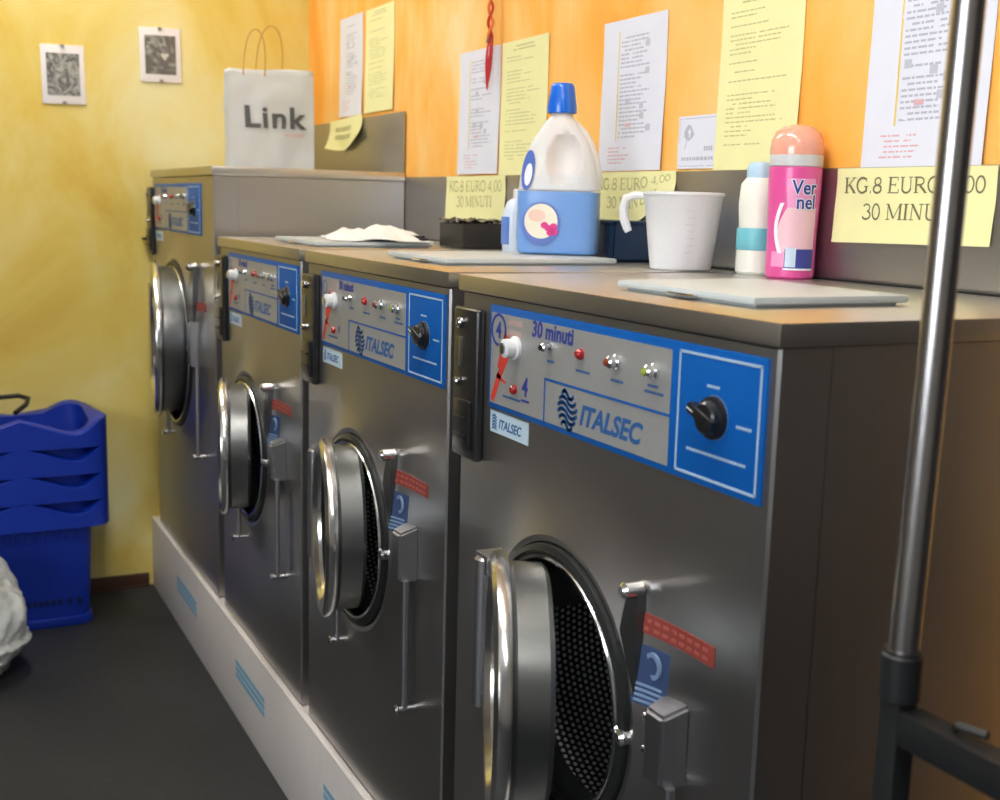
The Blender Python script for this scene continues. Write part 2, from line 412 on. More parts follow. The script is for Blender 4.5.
def washer(ry, w, top, label, k, theta, tilt_pattern, cy=None, cz=None, pscale=1.0, pz=0., number=None, lid=(.06, .33, .09, .41), note=None):
    """k scales the door; local origin at the front right foot on the plinth"""
    h = top-P; z0 = 0
    root = empty('washing_machine', (0, ry, P), label, 'washing machine', 'coin-operated washing machines in the row')
    cy = cy or w*.515; cz = cz or .735-P
    R = .170*k
    # --- cabinet with a round opening and a dished surround
    mb = MB(); hb = h-SL; nseg = 96
    prof = [(R, -.010), (R+.004, -.021), (R+.012, -.022), (R+.030, -.014), (R+.055, -.006), (R+.085, -.001), (R+.11, 0)]
    angs = [2*PI*i/nseg for i in range(nseg)]
    corners = [(w-.003, hb-.001), (.003, hb-.001), (.003, .001), (w-.003, .001)]
    rect = []
    for a in angs:
        dx, dz = math.cos(a), math.sin(a); ts = []
        if dx > 1e-9: ts.append((w-.003-cy)/dx)
        if dx < -1e-9: ts.append((.003-cy)/dx)
        if dz > 1e-9: ts.append((hb-.001-cz)/dz)
        if dz < -1e-9: ts.append((.001-cz)/dz)
        t = min(ts); rect.append([cy+dx*t, cz+dz*t])
    for c in corners:
        i = min(range(nseg), key=lambda i: (rect[i][0]-c[0])**2+(rect[i][1]-c[1])**2); rect[i] = list(c)
    rings = [[mb.bm.verts.new((x, cy+r*math.cos(a), cz+r*math.sin(a))) for a in angs] for r, x in prof]
    rings.append([mb.bm.verts.new((0, p[0], p[1])) for p in rect])
    rings.append([mb.bm.verts.new((.003, p[0]+(.003 if p[0] > w/2+.3*w else (-.003 if p[0] < .1*w else 0)), p[1])) for p in rect])
    for a, b in zip(rings, rings[1:]):
        for i in range(nseg):
            j = (i+1) % nseg; f = mb.bm.faces.new([a[i], a[j], b[j], b[i]]); f.smooth = True
    # sides with a folded seam, back
    for y, s in ((0, 1), (w, -1)):
        mb.box(.003, .062, y if s > 0 else y-.002, y+.002 if s > 0 else y, 0, hb)
        mb.box(.0645, D-.004, y if s > 0 else y-.002, y+.002 if s > 0 else y, 0, hb)
        mb.box(.060, .067, y+.0022*s if s > 0 else y-.003, y+.003 if s > 0 else y-.0022, 0, hb)
    mb.box(D-.006, D-.004, .002, w-.002, 0, hb); mb.box(.03, D-.006, .002, w-.002, 0, .003)
    body = mb.build('cabinet', M_steel, root, 30)
    # --- slab on top
    mb = MB(); mb.box(-.006, D-.002, -.006, w+.006, h-SL+.001, h, bev=.003)
    mb.build('top_plate', M_top, root)
    # --- gasket, inner collar and drum
    mb = MB(); lathe_x(mb, [(R+.002, -.018), (R+.001, -.027), (R-.006, -.030), (R-.014, -.022), (R-.017, .0), (R-.015, .034), (R-.001, .034)], cy, cz)
    g = mb.build('gasket', M_rubber, root)
    mb = MB(); lathe_x(mb, [(R-.010, -.026), (R-.012, -.031), (R-.016, -.031), (R-.019, -.025), (R-.018, -.005)], cy, cz)
    mb.build('collar_ring', M_chrome, g)
    RD = R+.055
    bm = bmesh.new(); uvl = bm.loops.layers.uv.new('UVMap'); n = 72
    pf = [(R-.016, .030), (RD-.015, .032), (RD, .045), (RD, .36), (RD-.02, .38), (0.001, .385)]
    acc = 0; prev = None; rr = []
    for r, x in pf:
        if prev: acc += math.hypot(r-prev[0], x-prev[1])
        prev = (r, x); rr.append((r, x, acc))
    for (ra, xa, la), (rb, xb, lb) in zip(rr, rr[1:]):
        for i in range(n):
            a0, a1 = 2*PI*i/n, 2*PI*(i+1)/n
            vs = [bm.verts.new((x, cy+r*math.cos(a), cz+r*math.sin(a))) for r, x, a in ((ra, xa, a0), (ra, xa, a1), (rb, xb, a1), (rb, xb, a0))]
            f = bm.faces.new(vs); f.smooth = True
            nd = 150
            for lp, (u, vv) in zip(f.loops, ((i/n*nd, la), ((i+1)/n*nd, la), ((i+1)/n*nd, lb), (i/n*nd, lb))):
                lp[uvl].uv = (u, vv*105)
    bmesh.ops.remove_doubles(bm, verts=bm.verts[:], dist=1e-5)
    bmesh.ops.recalc_face_normals(bm, faces=bm.faces[:])
    me = bpy.data.meshes.new('drum'); bm.to_mesh(me); bm.free(); me.materials.append(M_drum)
    dr = bpy.data.objects.new('drum', me); COL.objects.link(dr); dr.parent = root
    # lifters inside the drum
    for a in (100, 220, 340):
        mb = MB(); a = math.radians(a)
        M = Matrix.Translation((0, cy, cz)) @ Matrix.Rotation(a, 4, 'X')
        mb.add([M @ Vector(p) for p in ((.07, -.03, -RD+.006), (.07, .03, -RD+.006), (.07, 0, -RD+.055), (.34, -.03, -RD+.006), (.34, .03, -RD+.006), (.34, 0, -RD+.055))],
               [(0, 1, 2), (3, 5, 4), (0, 2, 5, 3), (1, 4, 5, 2), (0, 3, 4, 1)])
        mb.build('drum_lifter', M_rim, dr)
    # --- door, swung open on its left hinge
    hy = cy+.166*k; hx = -.040
    dE = empty('door', (hx-.005, hy-.045, cz+.01*k), parent=root, rz=-math.radians(theta)); 
    DR = .160*k; dc = -.128*k
    mb = MB()
    lathe_x(mb, [(DR-.032, -.004), (DR-.026, -.012), (DR-.010, -.013), (DR-.002, -.008), (DR, 0), (DR-.002, .007), (DR-.012, .010), (DR-.030, .010), (DR-.036, .004), (DR-.032, -.004)], dc, 0, 80)
    mb.build('door_ring', M_rim, dE)
    mb = MB()
    lathe_x(mb, [(DR-.018, .009), (DR-.014, .014), (DR-.016, .050*k), (DR-.021, .056*k), (DR-.040, .058*k), (DR-.043, .052*k), (DR-.037, .012), (DR-.018, .009)], dc, 0, 80)
    mb.build('door_sleeve', mat('sleeve_aluminium', (.24, .25, .25), .34, 1, .08, 150), dE)
    mb = MB()
    lathe_x(mb, [(DR-.036, .006), (DR-.06, .022), (DR-.09, .030), (0, .034), (0, .030), (DR-.09, .026), (DR-.06, .018), (DR-.036, .002), (DR-.036, .006)], dc, 0, 64)
    mb.build('door_glass', MATS.get('door_glass') or mat('door_glass', (.75, .8, .8), .03, trans=1), dE)
    # hinge arm on the door
    for s in (-1, 1):
        mb = MB(); mb.box(-.006, .010, -.012*k, .045, s*.068*k-.016*k, s*.068*k+.016*k, bev=.003); mb.build('hinge_arm', M_cast, dE)
    # --- hinge bracket
    mb = MB()
    hz = cz+.01*k
    mb.box(-.010, .003, hy-.024, hy+.024, hz-.108*k, hz+.108*k, bev=.004)
    mb.cyl((hx, hy+.001, hz-.105*k), (hx, hy+.001, hz+.105*k), .0135, 20, bev=.003)
    for s in (-1, 1):
        mb.box(-.046, .001, hy-.018, hy+.020, hz+s*.096*k-.014, hz+s*.096*k+.014, bev=.004)
    hb_ = mb.build('hinge_bracket', M_cast, root)
    for s in (-1, 1): MB().cyl((-.052, hy+.002, hz+s*.096*k), (-.044, hy+.002, hz+s*.096*k), .008, 12, bev=.002).build('hinge_screw', M_chrome, hb_)
    # --- rods with pins
    for nm, yy, zt, zb in (('hinge_rod', cy+.085*k, cz-.10*k, cz-.237*k if k < 1.2 else .60-P), ('latch_rod', (.105 if k < 1.2 else .09)*k, cz-.02*k, cz-.237*k if k < 1.2 else .605-P)):
        mb = MB()
        mb.cyl((-.022, yy, zb), (-.022, yy, zt), .0058, 14)
        mb.cyl((.001, yy, zb), (-.034, yy, zb), .0055, 14, bev=.001); mb.cyl((-.032, yy, zb), (-.039, yy, zb), .009, 14, bev=.003)
        mb.build(nm, M_chrome if nm == 'hinge_rod' else M_cast, root)
    # --- latch block on the right
    mb = MB(); ly = .128*k; lz = cz+.022*k
    M = Matrix.Translation((0, ly, lz))
    t = bmesh.new(); bmesh.ops.create_cube(t, size=1)
    for v in t.verts:
        v.co = Vector((v.co.x*.034-.015, v.co.y*.044*k, v.co.z*.092*k))
        if v.co.x < -.02 and v.co.z > 0: v.co.z -= .012
        if v.co.x < -.02: v.co.y *= .8
    bmesh.ops.bevel(t, geom=t.edges[:], offset=.004, segments=2, affect='EDGES')
    mb.merge(t, M, True)
    lb = mb.build('latch_block', M_cast, root)
    for dz in (-.02, .018): MB().cyl((-.022, ly+.019*k, lz+dz), (-.022, ly+.028*k, lz+dz), .005, 12, bev=.001).build('latch_bolt', M_chrome, lb)
    # --- dark latch lever, a bowed upright bar between two knobs
    mb = MB(); pts = []; t = 13; vs = []
    for i in range(t):
        q = i/(t-1); bow = math.sin(PI*q)
        pts.append((-.012, cy-.166*k+(.004-.006*q)*k, cz+(.168-.168*q)*k))
        wd = (.009+.009*bow)*k
        y_, z_ = pts[-1][1], pts[-1][2]
        for dy_, dx in ((wd*1.25, 0), (wd*1.25, -.014-.006*bow), (-wd*.75, -.014-.006*bow), (-wd*.75, 0)): vs.append((-.002+dx, y_+dy_, z_))
    fs = [(0, 1, 2, 3), tuple(4*(t-1)+i for i in (3, 2, 1, 0))]
    for i in range(t-1):
        for e in range(4): fs.append((4*i+e, 4*i+(e+1) % 4, 4*i+4+(e+1) % 4, 4*i+4+e))
    mb.add(vs, fs, True)
    lv = mb.build('latch_lever', mat('dark_lever', (.10, .10, .10), .3, .8), root)
    for i in (0, 12):
        mb = MB(); p = pts[i]; mb.cyl((-.004, p[1], p[2]), (-.034, p[1], p[2]), .0095*math.sqrt(k), 16, bev=.004)
        mb.build('lever_knob', M_chrome, lv)
    # --- warning stickers by the door
    def surf(r_):
        for (ra, xa), (rb, xb) in zip(prof, prof[1:]):
            if ra <= r_ <= rb: return xa+(xb-xa)*(r_-ra)/(rb-ra)
        return 0
    def sbox(mb, F_, u0, u1, v0, v1, n0, n1):
        n_ = max(1, int((u1-u0)/.008)); vs = []
        for i in range(n_+1):
            u = u0+(u1-u0)*i/n_
            for v in (v0, v1):
                for nn in (n0, n1): vs.append((surf(math.hypot(-u-cy, v-cz))-.0006-nn, -u, v))
        fs_ = [(0, 1, 3, 2), (4*n_, 4*n_+2, 4*n_+3, 4*n_+1)]
        for i in range(n_):
            for a_, b_ in ((0, 1), (1, 3), (3, 2), (2, 0)): fs_.append((4*i+a_, 4*i+b_, 4*i+4+b_, 4*i+4+a_))
        mb.add(vs, fs_)
    mb = MB(); sbox(mb, None, -.205*k, -.070*k, .857-.735+cz, .879-.735+cz, -.001, .0006)
    st = mb.build('red_sticker', M_redstk, root)
    mb = MB()
    for q in range(2):
        for i in range(9):
            sbox(mb, None, -.198*k+i*.0135*k, -.198*k+i*.0135*k+.009, .861-.735+cz+q*.009, .865-.735+cz+q*.009, .0006, .0009)
    mb.build('sticker_text', mat('pink_print', (.38, .09, .07), .5), st)
    mb = MB(); sbox(mb, None, -.186*k, -.142*k, .780-.735+cz, .845-.735+cz, -.001, .0006)
    st = mb.build('blue_sticker', mat('blue_sticker', (.03, .055, .14), .5), root)
    mb = MB(); xs_ = surf(math.hypot(.164*k-cy, .826-.735))-.0006; mb.lathe([(.010, -.001), (.015, -.001), (.015, .0022), (.010, .0022)], 20, frame((xs_, .164*k, .826-.735+cz), (0, -1, 0), (0, 0, 1)), close=True)
    for i in range(4): sbox(mb, None, -.182*k, -.146*k, .783-.735+cz+i*.006, .786-.735+cz+i*.006, .0006, .001)
    mb.build('sticker_print', mat('dull_blue_print', (.18, .27, .42), .5), st)
    # --- control panel
    # panel coordinates: u from the panel's left edge to the right (0..0.592), v from its bottom (0..0.140)
    pw, ph = .592*pscale, .141
    pl_y = (.604 if pscale == 1 else w-.038); pz0 = 1.040-P+pz
    F = frame((-.0008, pl_y, pz0), (0, -1, 0), (0, 0, 1)) @ Matrix.Diagonal((pscale, 1, 1, 1))
    mb = MB(); fbox(mb, F, 0, .592, 0, .141, -.001, .0020, bev=.0008)
    panel = mb.build('control_panel', M_blue, root)
    mb = MB(); fbox(mb, F, .005, .437, .007, .131, .0020, .0024)
    mb.build('panel_face', M_panelgrey, panel)
    mb = MB(); o_, i_ = .0024, .0021
    fline(mb, F, [(.452, .008), (.452, .132), (.584, .132), (.584, .008), (.452, .008)], .0028, .0018, .0025)
    mb.build('panel_outline', M_pale, panel)
    mb = MB(); fline(mb, F, [(.162, .006), (.162, .061), (.437, .061)], .0030, .0022, .0028)
    mb.build('panel_line', M_blue, panel)
    # emblem of stacked arcs, then the maker's name
    mb = MB()
    for i in range(6):
        vv = .0105+i*.0076; hw = .0235*math.sin(math.radians(34+i*22))
        for sg in (0, 1):
            pts = [(.221+(q/6-1+sg)*hw, vv-(.001 if sg else 0)+.0042*math.sin(PI*q/6)*(1 if sg == 0 else -1)+.0015) for q in range(7)]
            fline(mb, F, pts, .0044, .0024, .0029)
    text(mb, 'ITALSEC', F, .250, .0195, .0335, n=.0026, shear=.28, bold=.0011, sx=1.08)
    mb.build('maker_name', M_logo, panel)
    # fine captions (too small to read in the photo): short strokes
    random.seed(int(ry*100)+3)
    mb = MB()
    for (u, v, wd) in ((.045, .020, .050), (.166, .083, .018), (.238, .081, .030), (.318, .081, .026), (.394, .086, .018), (.388, .079, .036)):
        q = u
        while q < u+wd:
            e = random.uniform(.002, .005); fbox(mb, F, q, q+e, v, v+.003, .0024, .0027); q += e+.001
    mb.build('caption_marks', M_logo, panel)
    mb = MB()
    for (u, v, wd) in ((.500, .101, .020), (.550, .068, .022), (.470, .032, .095)):
        q = u
        while q < u+wd:
            e = random.uniform(.002, .005); fbox(mb, F, q, q+e, v, v+.003, .0020, .0023); q += e+.001
    mb.lathe([(.022, .0021), (.0226, .0021), (.0226, .0023), (.022, .0023)], 32, F @ Matrix.Translation((.514, .072, 0)), close=True)
    mb.build('caption_marks', M_pale, panel)
    # hand written marks
    mb = MB()
    if number == 4:
        mb.lathe([(.0185, .0024), (.0225, .0024), (.0225, .0028), (.0185, .0028)], 28, F @ Matrix.Translation((.028, .1085, 0)) @ Matrix.Diagonal((1, 1.0, 1, 1)), close=True)
        text(mb, '4', F, .0205, .0985, .030, n=.0026, bold=.0010)
        text(mb, '30 minuti', F, .123, .111, .0285, n=.0026, shear=.1, bold=.0008, sx=.98)
        text(mb, '4', F, .100, .031, .034, n=.0026, shear=.1, bold=.0010, sx=.9)
        fline(mb, F, [(.100, .024), (.120, .024)], .0028, .0024, .0028)
    else:
        mb.lathe([(.0115, .0024), (.0135, .0024), (.0135, .0028), (.0115, .0028)], 28, F @ Matrix.Translation((.022, .112, 0)), close=True)
        text(mb, note or '30 minuti', F, .105, .114, .022, n=.0026, shear=.1, bold=.0008, sx=.95)
        fline(mb, F, [(.100, .045), (.106, .032), (.112, .045)], .002, .0024, .0028)
    mb.build('handwriting', M_ink, panel)
    mb = MB()
    fline(mb, F, [(.014, .014), (.032, .046), (.056, .078)], .0115, .0024, .0027)
    fline(mb, F, [(.034, .060), (.040, .078), (.052, .100)], .013, .0024, .0028)
    fline(mb, F, [(.024, .046), (.052, .040)], .004, .0024, .0027)
    mb.build('red_arrow', M_red, panel)
    mb = MB(); fbox(mb, F, .055, .098, .104, .112, .0024, .0026); fbox(mb, F, .055, .098, .118, .125, .0024, .0026)
    mb.build('price_strip', mat('faded_pink_green', (.42, .30, .28), .5), panel)
    # buttons
    def button(nm, u, v, rr, dp, m, cap=None):
        mb = MB(); mb.lathe([(0, .002), (rr*1.25, .002), (rr*1.25, .006), (rr, .008), (rr, dp), (rr*.7, dp+.002), (0, dp+.002)], 20, F @ Matrix.Translation((u, v, 0)) @ Matrix.Diagonal((1/pscale, 1, 1, 1)))
        o = mb.build(nm, m, panel)
        if cap:
            mb = MB(); mb.lathe([(rr*.62, dp+.001), (rr*.6, dp+.0045), (0, dp+.0055)], 16, F @ Matrix.Translation((u, v, 0)) @ Matrix.Diagonal((1/pscale, 1, 1, 1)))
            mb.build('button_cap', cap, o)
        return o
    button('start_button', .080, .090, .0125, .020, M_white, M_chrome)
    button('push_button', .174, .102, .0055, .014, M_chrome, M_blackplastic)
    button('red_lamp', .250, .103, .0055, .008, M_ledred)
    button('push_button', .330, .104, .0070, .014, M_chrome, M_amber)
    button('push_button', .407, .104, .0070, .014, M_chrome, M_green)
    button('red_lamp', .080, .035, .0052, .007, M_ledred)
    # programme knob
    Mk = F @ Matrix.Translation((.514, .072, 0)) @ Matrix.Diagonal((1/pscale, 1, 1, 1))
    mb = MB(); mb.lathe([(0, .002), (.0225, .002), (.0215, .007), (.0175, .008), (.0165, .014), (.0145, .016), (0, .016)], 24, Mk)
    t = Matrix.Rotation(math.radians(160), 4, 'Z')
    mb.box(-.006, .026, -.0055, .0055, .006, .019, bev=.002, M=Mk @ t)
    mb.box(-.017, .002, -.0055, .0055, .006, .018, bev=.002, M=Mk @ t)
    kn = mb.build('programme_knob', M_blackplastic, panel)
    mb = MB(); mb.box(.014, .025, -.0006, .0006, .0191, .0195, M=Mk @ t); mb.build('knob_mark', M_white, kn)
    # pale sticker under the panel
    mb = MB(); Fs = frame((-.0003, pl_y-.004, pz0-.034), (0, -1, 0), (0, 0, 1)); fbox(mb, Fs, 0, .112, 0, .030, -.001, .0006)
    st = mb.build('maker_sticker', M_sticker, root)
    mb = MB(); text(mb, 'ITALSEC', Fs, .026, .008, .018, n=.0008, shear=.2, bold=.0003)
    for i in range(5): fline(mb, Fs, [(.007, .005+i*.0042), (.013, .008+i*.0042), (.019, .005+i*.0042)], .002, .0006, .001)
    mb.build('sticker_print', M_logo, st)
    # --- coin box
    c1 = pl_y+.018; c2 = w-.006+.008
    zt, zb = pz0+.131, pz0-.084
    if pscale != 1: c1, c2 = w-.032, w+.040
    mb = MB()
    mb.box(-.014, -.0005, c1, c2, zb, zt, bev=.006, seg=3)
    cb = mb.build('coin_box', M_blackplastic, root)
    cw = c2-c1; cm = (c1+c2)/2
    mb = MB(); mb.cyl((-.013, cm+.012, zt-.022), (-.021, cm+.012, zt-.022), .0075, 18, bev=.002); mb.build('coin_lock', M_chrome, cb)
    mb = MB(); mb.box(-.0165, -.013, cm+.006, cm+.016, zt-.085, zt-.042, bev=.001); mb.build('coin_slot', mat('slot_plate', (.30, .29, .26), .3, .9), cb)
    mb = MB(); mb.cyl((-.013, cm+.016, zt-.106), (-.022, cm+.016, zt-.106), .006, 16, bev=.002); mb.build('coin_return_button', M_chrome, cb)
    mb = MB(); mb.box(-.019, -.012, cm-.028, cm+.026, zb+.014, zb+.085, bev=.003); mb.box(-.023, -.018, cm-.020, cm+.018, zb+.030, zb+.036, bev=.001)
    mb.box(-.023, -.018, cm-.020, cm+.018, zb+.058, zb+.062, bev=.001)
    mb.build('coin_return_cup', M_blackplastic, cb)
    if pscale != 1:
        mb = MB(); mb.box(-.03, -.012, c2-.010, c2+.012, zb+.045, zb+.055, bev=.003); mb.build('coin_lever', M_blackplastic, cb)
    # --- soap hopper lid on top
    mb = MB(); 
    if pscale == 1:
        a = lid
        mb.box(a[0]+.010, a[1]-.010, a[2]+.010, a[3]-.010, h-.0002, h+.004)
        mb.box(a[0], a[1], a[2], a[3], h+.003, h+.012, bev=.004)
        ld = mb.build('hopper_lid', M_lid, root)
        mb = MB(); mb.box(a[0]-.008, a[0]+.004, .23, .28, h+.003, h+.007, bev=.0015); mb.build('lid_catch', M_chrome, ld)
    return root

LBL4 = 'nearest steel washing machine, circled 4 and 30 minuti written on its blue and grey panel'
washer(R4, W, T, LBL4, 1, 23.5, 0, number=4, lid=(.07, .285, .13, .40))
washer(R3, W-.002, T, 'second washing machine from the front, softener bottle standing on its lid', 1, 13, 1, lid=(.06, .385, .16, .42))
washer(R2, W-.002, T, 'third washing machine from the front, white crumpled cloth on its lid', 1, 13.5, 2)
wm1 = washer(R1, W1, T1, 'tallest washing machine, farthest, against the yellow wall under the white paper bag', 1.42, 8.5, 3, cy=W1*.5, cz=.885-P, pscale=1.13, pz=1.209-1.040)
# its own splash plate against the wall
mb = MB(); mb.box(D-.004, D, .006, W1+.02, T1-P+.0003, T1-P+.166, bev=.001); mb.build('splash_plate', M_splash, wm1)

# long splash plate behind the three lower machines
mb = MB(); mb.box(D-.002, D+.0025, -.12, R1-.003, T+.0004, T+.1655, bev=.0008)
bs = mb.build('splash_plate', M_splash)
tag(bs, 'long low steel splash plate along the orange wall behind the three lower machines', 'splash plate')
mb = MB(); mb.box(D-.008, D-.0015, -.12, R1-.004, T+.0003, T+.003); mb.build('sealant_line', M_rubber, bs)

# ------------------------------------------------------------------ papers on the orange wall
XP = XW-.0005
def paper(name, y0, y1, z0, z1, m, label, group, curl=.004, skew=0.0, x=XP, drop=None, n=10):
    """sheet hanging flat on the wall: y0 = left edge (larger y), y1 = right edge"""
    F = frame((x, y0, z0), (0, -1, 0), (0, 0, 1)); wd, hh = y0-y1, z1-z0
    def pos(u, v, e=0):
        a, b = u/wd, v/hh
        lift = curl*(1-b)**3*(.4+.6*abs(2*a-1))+.0006+.0012*math.sin(a*7+b*4)**2
        vv = v+(drop(a, b) if drop else 0)+skew*u
        return F @ Vector((u, vv, lift+e))
    mb = MB(); V = []
    for sside in (0, .0004):
        V += [pos(wd*i/n, hh*j/n, sside) for j in range(n+1) for i in range(n+1)]
    k = n+1; fs = []; o2 = k*k
    for j in range(n):
        for i in range(n):
            q = j*k+i; fs.append((q, q+1, q+k+1, q+k)); fs.append((o2+q, o2+q+k, o2+q+k+1, o2+q+1))
    for i in range(n):
        fs += [(i, o2+i, o2+i+1, i+1), (n*k+i, n*k+i+1, o2+n*k+i+1, o2+n*k+i), (i*k, (i+1)*k, o2+(i+1)*k, o2+i*k), (i*k+n, o2+i*k+n, o2+(i+1)*k+n, (i+1)*k+n)]
    mb.add(V, fs, True)
    o = mb.build(name, m); tag(o, label, 'notice', group)
    return o, pos, wd, hh
def pquad(mb, pos, u0, u1, v0, v1, e=.0006):
    k = max(1, int((u1-u0)/.02))
    vs = []
    for i in range(k+1):
        u = u0+(u1-u0)*i/k; vs += [pos(u, v0, e), pos(u, v1, e)]
    mb.add(vs, [(2*i, 2*i+2, 2*i+3, 2*i+1) for i in range(k)])
def lines(mb, pos, u0, u1, v0, v1, n, h=.0022, seed=1, gap=.15, cover=(.5, 1.0)):
    rnd = random.Random(seed)
    for i in range(n):
        v = v1-(v1-v0)*i/max(1, n-1); end = u0+(u1-u0)*rnd.uniform(*cover)
        if rnd.random() < gap: continue
        q = u0+ (0 if rnd.random() < .8 else (u1-u0)*.1)
        while q < end:
            e = rnd.uniform(.004, .016); pquad(mb, pos, q, min(q+e, end), v, v+h); q += e+.0025
GW, GY, GN = 'white printed notices on the orange wall', 'yellow printed notices on the orange wall', 'yellow price notes over the machines'
def white_notice(y0, y1, z0, z1, label, seed, big=False):
    o, pos, wd, hh = paper('paper_notice', y0, y1, z0, z1, M_paper, label, GW)
    mb = MB(); lines(mb, pos, wd*.30, wd*.80, hh*.22, hh*.90, 26, .0032, seed, .15)
    mb.build('printed_text', M_print, o)
    mb = MB(); rnd = random.Random(seed)
    for i in range(7):
        u, v = wd*rnd.uniform(.3, .75), hh*rnd.uniform(.25, .8); pquad(mb, pos, u, u+.014, v, v+.012, .0009)
    mb.build('printed_figure', mat('soft_grey_print', (.48, .50, .58), .6), o)
    mb = MB(); pquad(mb, pos, wd*.26, wd*.275, hh*.2, hh*.93, .0007); mb.build('margin_line', M_printo, o)
    mb = MB(); lines(mb, pos, wd*.16, wd*.5, hh*.05, hh*.15, 5, .0025, seed+9, 0)
    pquad(mb, pos, wd*.42, wd*.50, hh*.29, hh*.315, .0011); mb.build('red_printed_text', M_printr, o)
def yellow_notice(y0, y1, z0, z1, label, seed):
    o, pos, wd, hh = paper('paper_notice', y0, y1, z0, z1, M_yellow, label, GY)
    mb = MB(); pquad(mb, pos, wd*.25, wd*.72, hh*.93, hh*.94); pquad(mb, pos, wd*.3, wd*.7, hh*.955, hh*.965)
    lines(mb, pos, wd*.12, wd*.84, hh*.14, hh*.88, 30, .0022, seed, .25, (.35, 1))
    mb.build('printed_text', M_printy, o)
white_notice(2.835, 2.625, 1.571, 1.868, 'white notice on the wall right beside the paper bag, farthest of the white sheets', 11)
yellow_notice(2.600, 2.367, 1.572, 1.866, 'yellow notice above the tall machine steel splash plate, farthest yellow sheet', 12)
white_notice(1.913, 1.686, 1.386, 1.678, 'white notice behind the hanging red pepper charm', 13)
yellow_notice(1.679, 1.455, 1.374, 1.678, 'yellow notice just left of the blue-capped softener bottle', 14)
white_notice(1.227, 1.006, 1.385, 1.668, 'white notice between the softener bottle and the small square sign', 15)
yellow_notice(.843, .634, 1.382, 1.670, 'yellow notice behind the pink spray bottle, nearest yellow sheet', 16)
white_notice(.487, .268, 1.379, 1.672, 'large white notice behind the chrome pole, with a red mark', 17)
# small square sign
o, pos, wd, hh = paper('wall_sign', .956, .838, 1.386, 1.477, M_paper, 'small square white sign with a grey leaf-like mark and a thin border', None, curl=0)
mb = MB()
e = .004
for a in ((e, wd-e, e, e+.0012), (e, wd-e, hh-e-.0012, hh-e), (e, e+.0012, e, hh-e), (wd-e-.0012, wd-e, e, hh-e)): pquad(mb, pos, *a)
for i in range(9):
    a = i/8; u = .018+.028*a; hgt = .016*math.sin(PI*min(1, a*.9+.1)); pquad(mb, pos, u, u+.0036, .058-hgt*.6, .060+hgt)
fq = [(.022, .036), (.030, .056)]
for i in range(5): pquad(mb, pos, .020+i*.002, .0225+i*.002, .034+i*.005, .039+i*.005)
for i in range(4): pquad(mb, pos, .078+i*.007, .083+i*.007, .030, .038)
q = .014
rnd = random.Random(4)
while q < .104: ee = rnd.uniform(.004, .010); pquad(mb, pos, q, q+ee, .014, .020); q += ee+.002
mb.build('printed_mark', M_print, o)

# price notes stuck over the top of the splash plate
def price_note(y0, y1, z0, z1, label, drop, m_text, hgt, seed, curl=.004, lettering=True):
    o, pos, wd, hh = paper('price_note', y0, y1, z0, z1, M_yellow, label, GN, curl=curl, x=D-.0022, drop=drop, n=14)
    mb = MB()
    pl_ = lambda u, v: pos(u, v, .0009)
    if lettering:
        s1, s2 = 'KG.8 EURO 4,00', '30 MINUTI'
        w1 = serif_width(s1, hgt); sx = wd*.885/w1; w1 *= sx; w2 = serif_width(s2, hgt, sx)
        serif(mb, s1, (wd-w1)/2, hh*.77-hgt/2, hgt, pl_, sx); serif(mb, s2, (wd-w2)/2, hh*.42-hgt/2, hgt, pl_, sx)
    else:
        lines(mb, pos, wd*.2, wd*.8, hh*.35, hh*.6, 2, hgt, seed, 0)
    mb.build('price_lettering', m_text, o)
    return o
price_note(.531, .238, 1.276, 1.3805, 'nearest yellow price note reading KG.8 EURO, crossed by the chrome pole',
           lambda a, b: (-.003*(1-b)*(1-a))+(.002*(1-b)*a), M_serif, .021, 1)
price_note(1.240, .949, 1.283, 1.383, 'yellow price note between the softener bottle and the measuring cup, its right corner cut up',
           lambda a, b: .058*(1-b)*max(0, a-.55)/.45, M_text, .021, 2)
price_note(1.972, 1.634, 1.279, 1.381, 'yellow price note above the small black box',
           lambda a, b: (-.006*(1-b)*(1-a)), M_text, .024, 3)
# crumpled note far away, hanging from the tall machine's splash plate
o = price_note(2.905, 2.600, T1+.085, T1+.178, 'small crumpled yellow note stuck to the tall machine splash plate',
           lambda a, b: -.012*math.sin(a*3.1)*(1-b)+.025*(1-b)*max(0, a-.6)/.4-.012*(1-a)*b, M_text, .014, 5, curl=.02, lettering=False)
o.location.x -= .004

# ------------------------------------------------------------------ things on the machine tops
def rings_mesh(mb, rings, cap=True, smooth=True):
    R_ = [[mb.bm.verts.new(p) for p in r] for r in rings]
    for a, b in zip(R_, R_[1:]):
        n = len(a)
        for i in range(n):
            f = mb.bm.faces.new([a[i], a[(i+1) % n], b[(i+1) % n], b[i]]); f.smooth = smooth
    if cap:
        for r in (R_[0], R_[-1]):
            try: mb.bm.faces.new(r)
            except ValueError: pass
def sup(cx, cy, a, b, z, n=40, p=4):
    out = []
    for i in range(n):
        t = 2*PI*i/n; c, s = math.cos(t), math.sin(t)
        out.append((cx+a*math.copysign(abs(c)**(2/p), c), cy+b*math.copysign(abs(s)**(2/p), s), z))
    return out

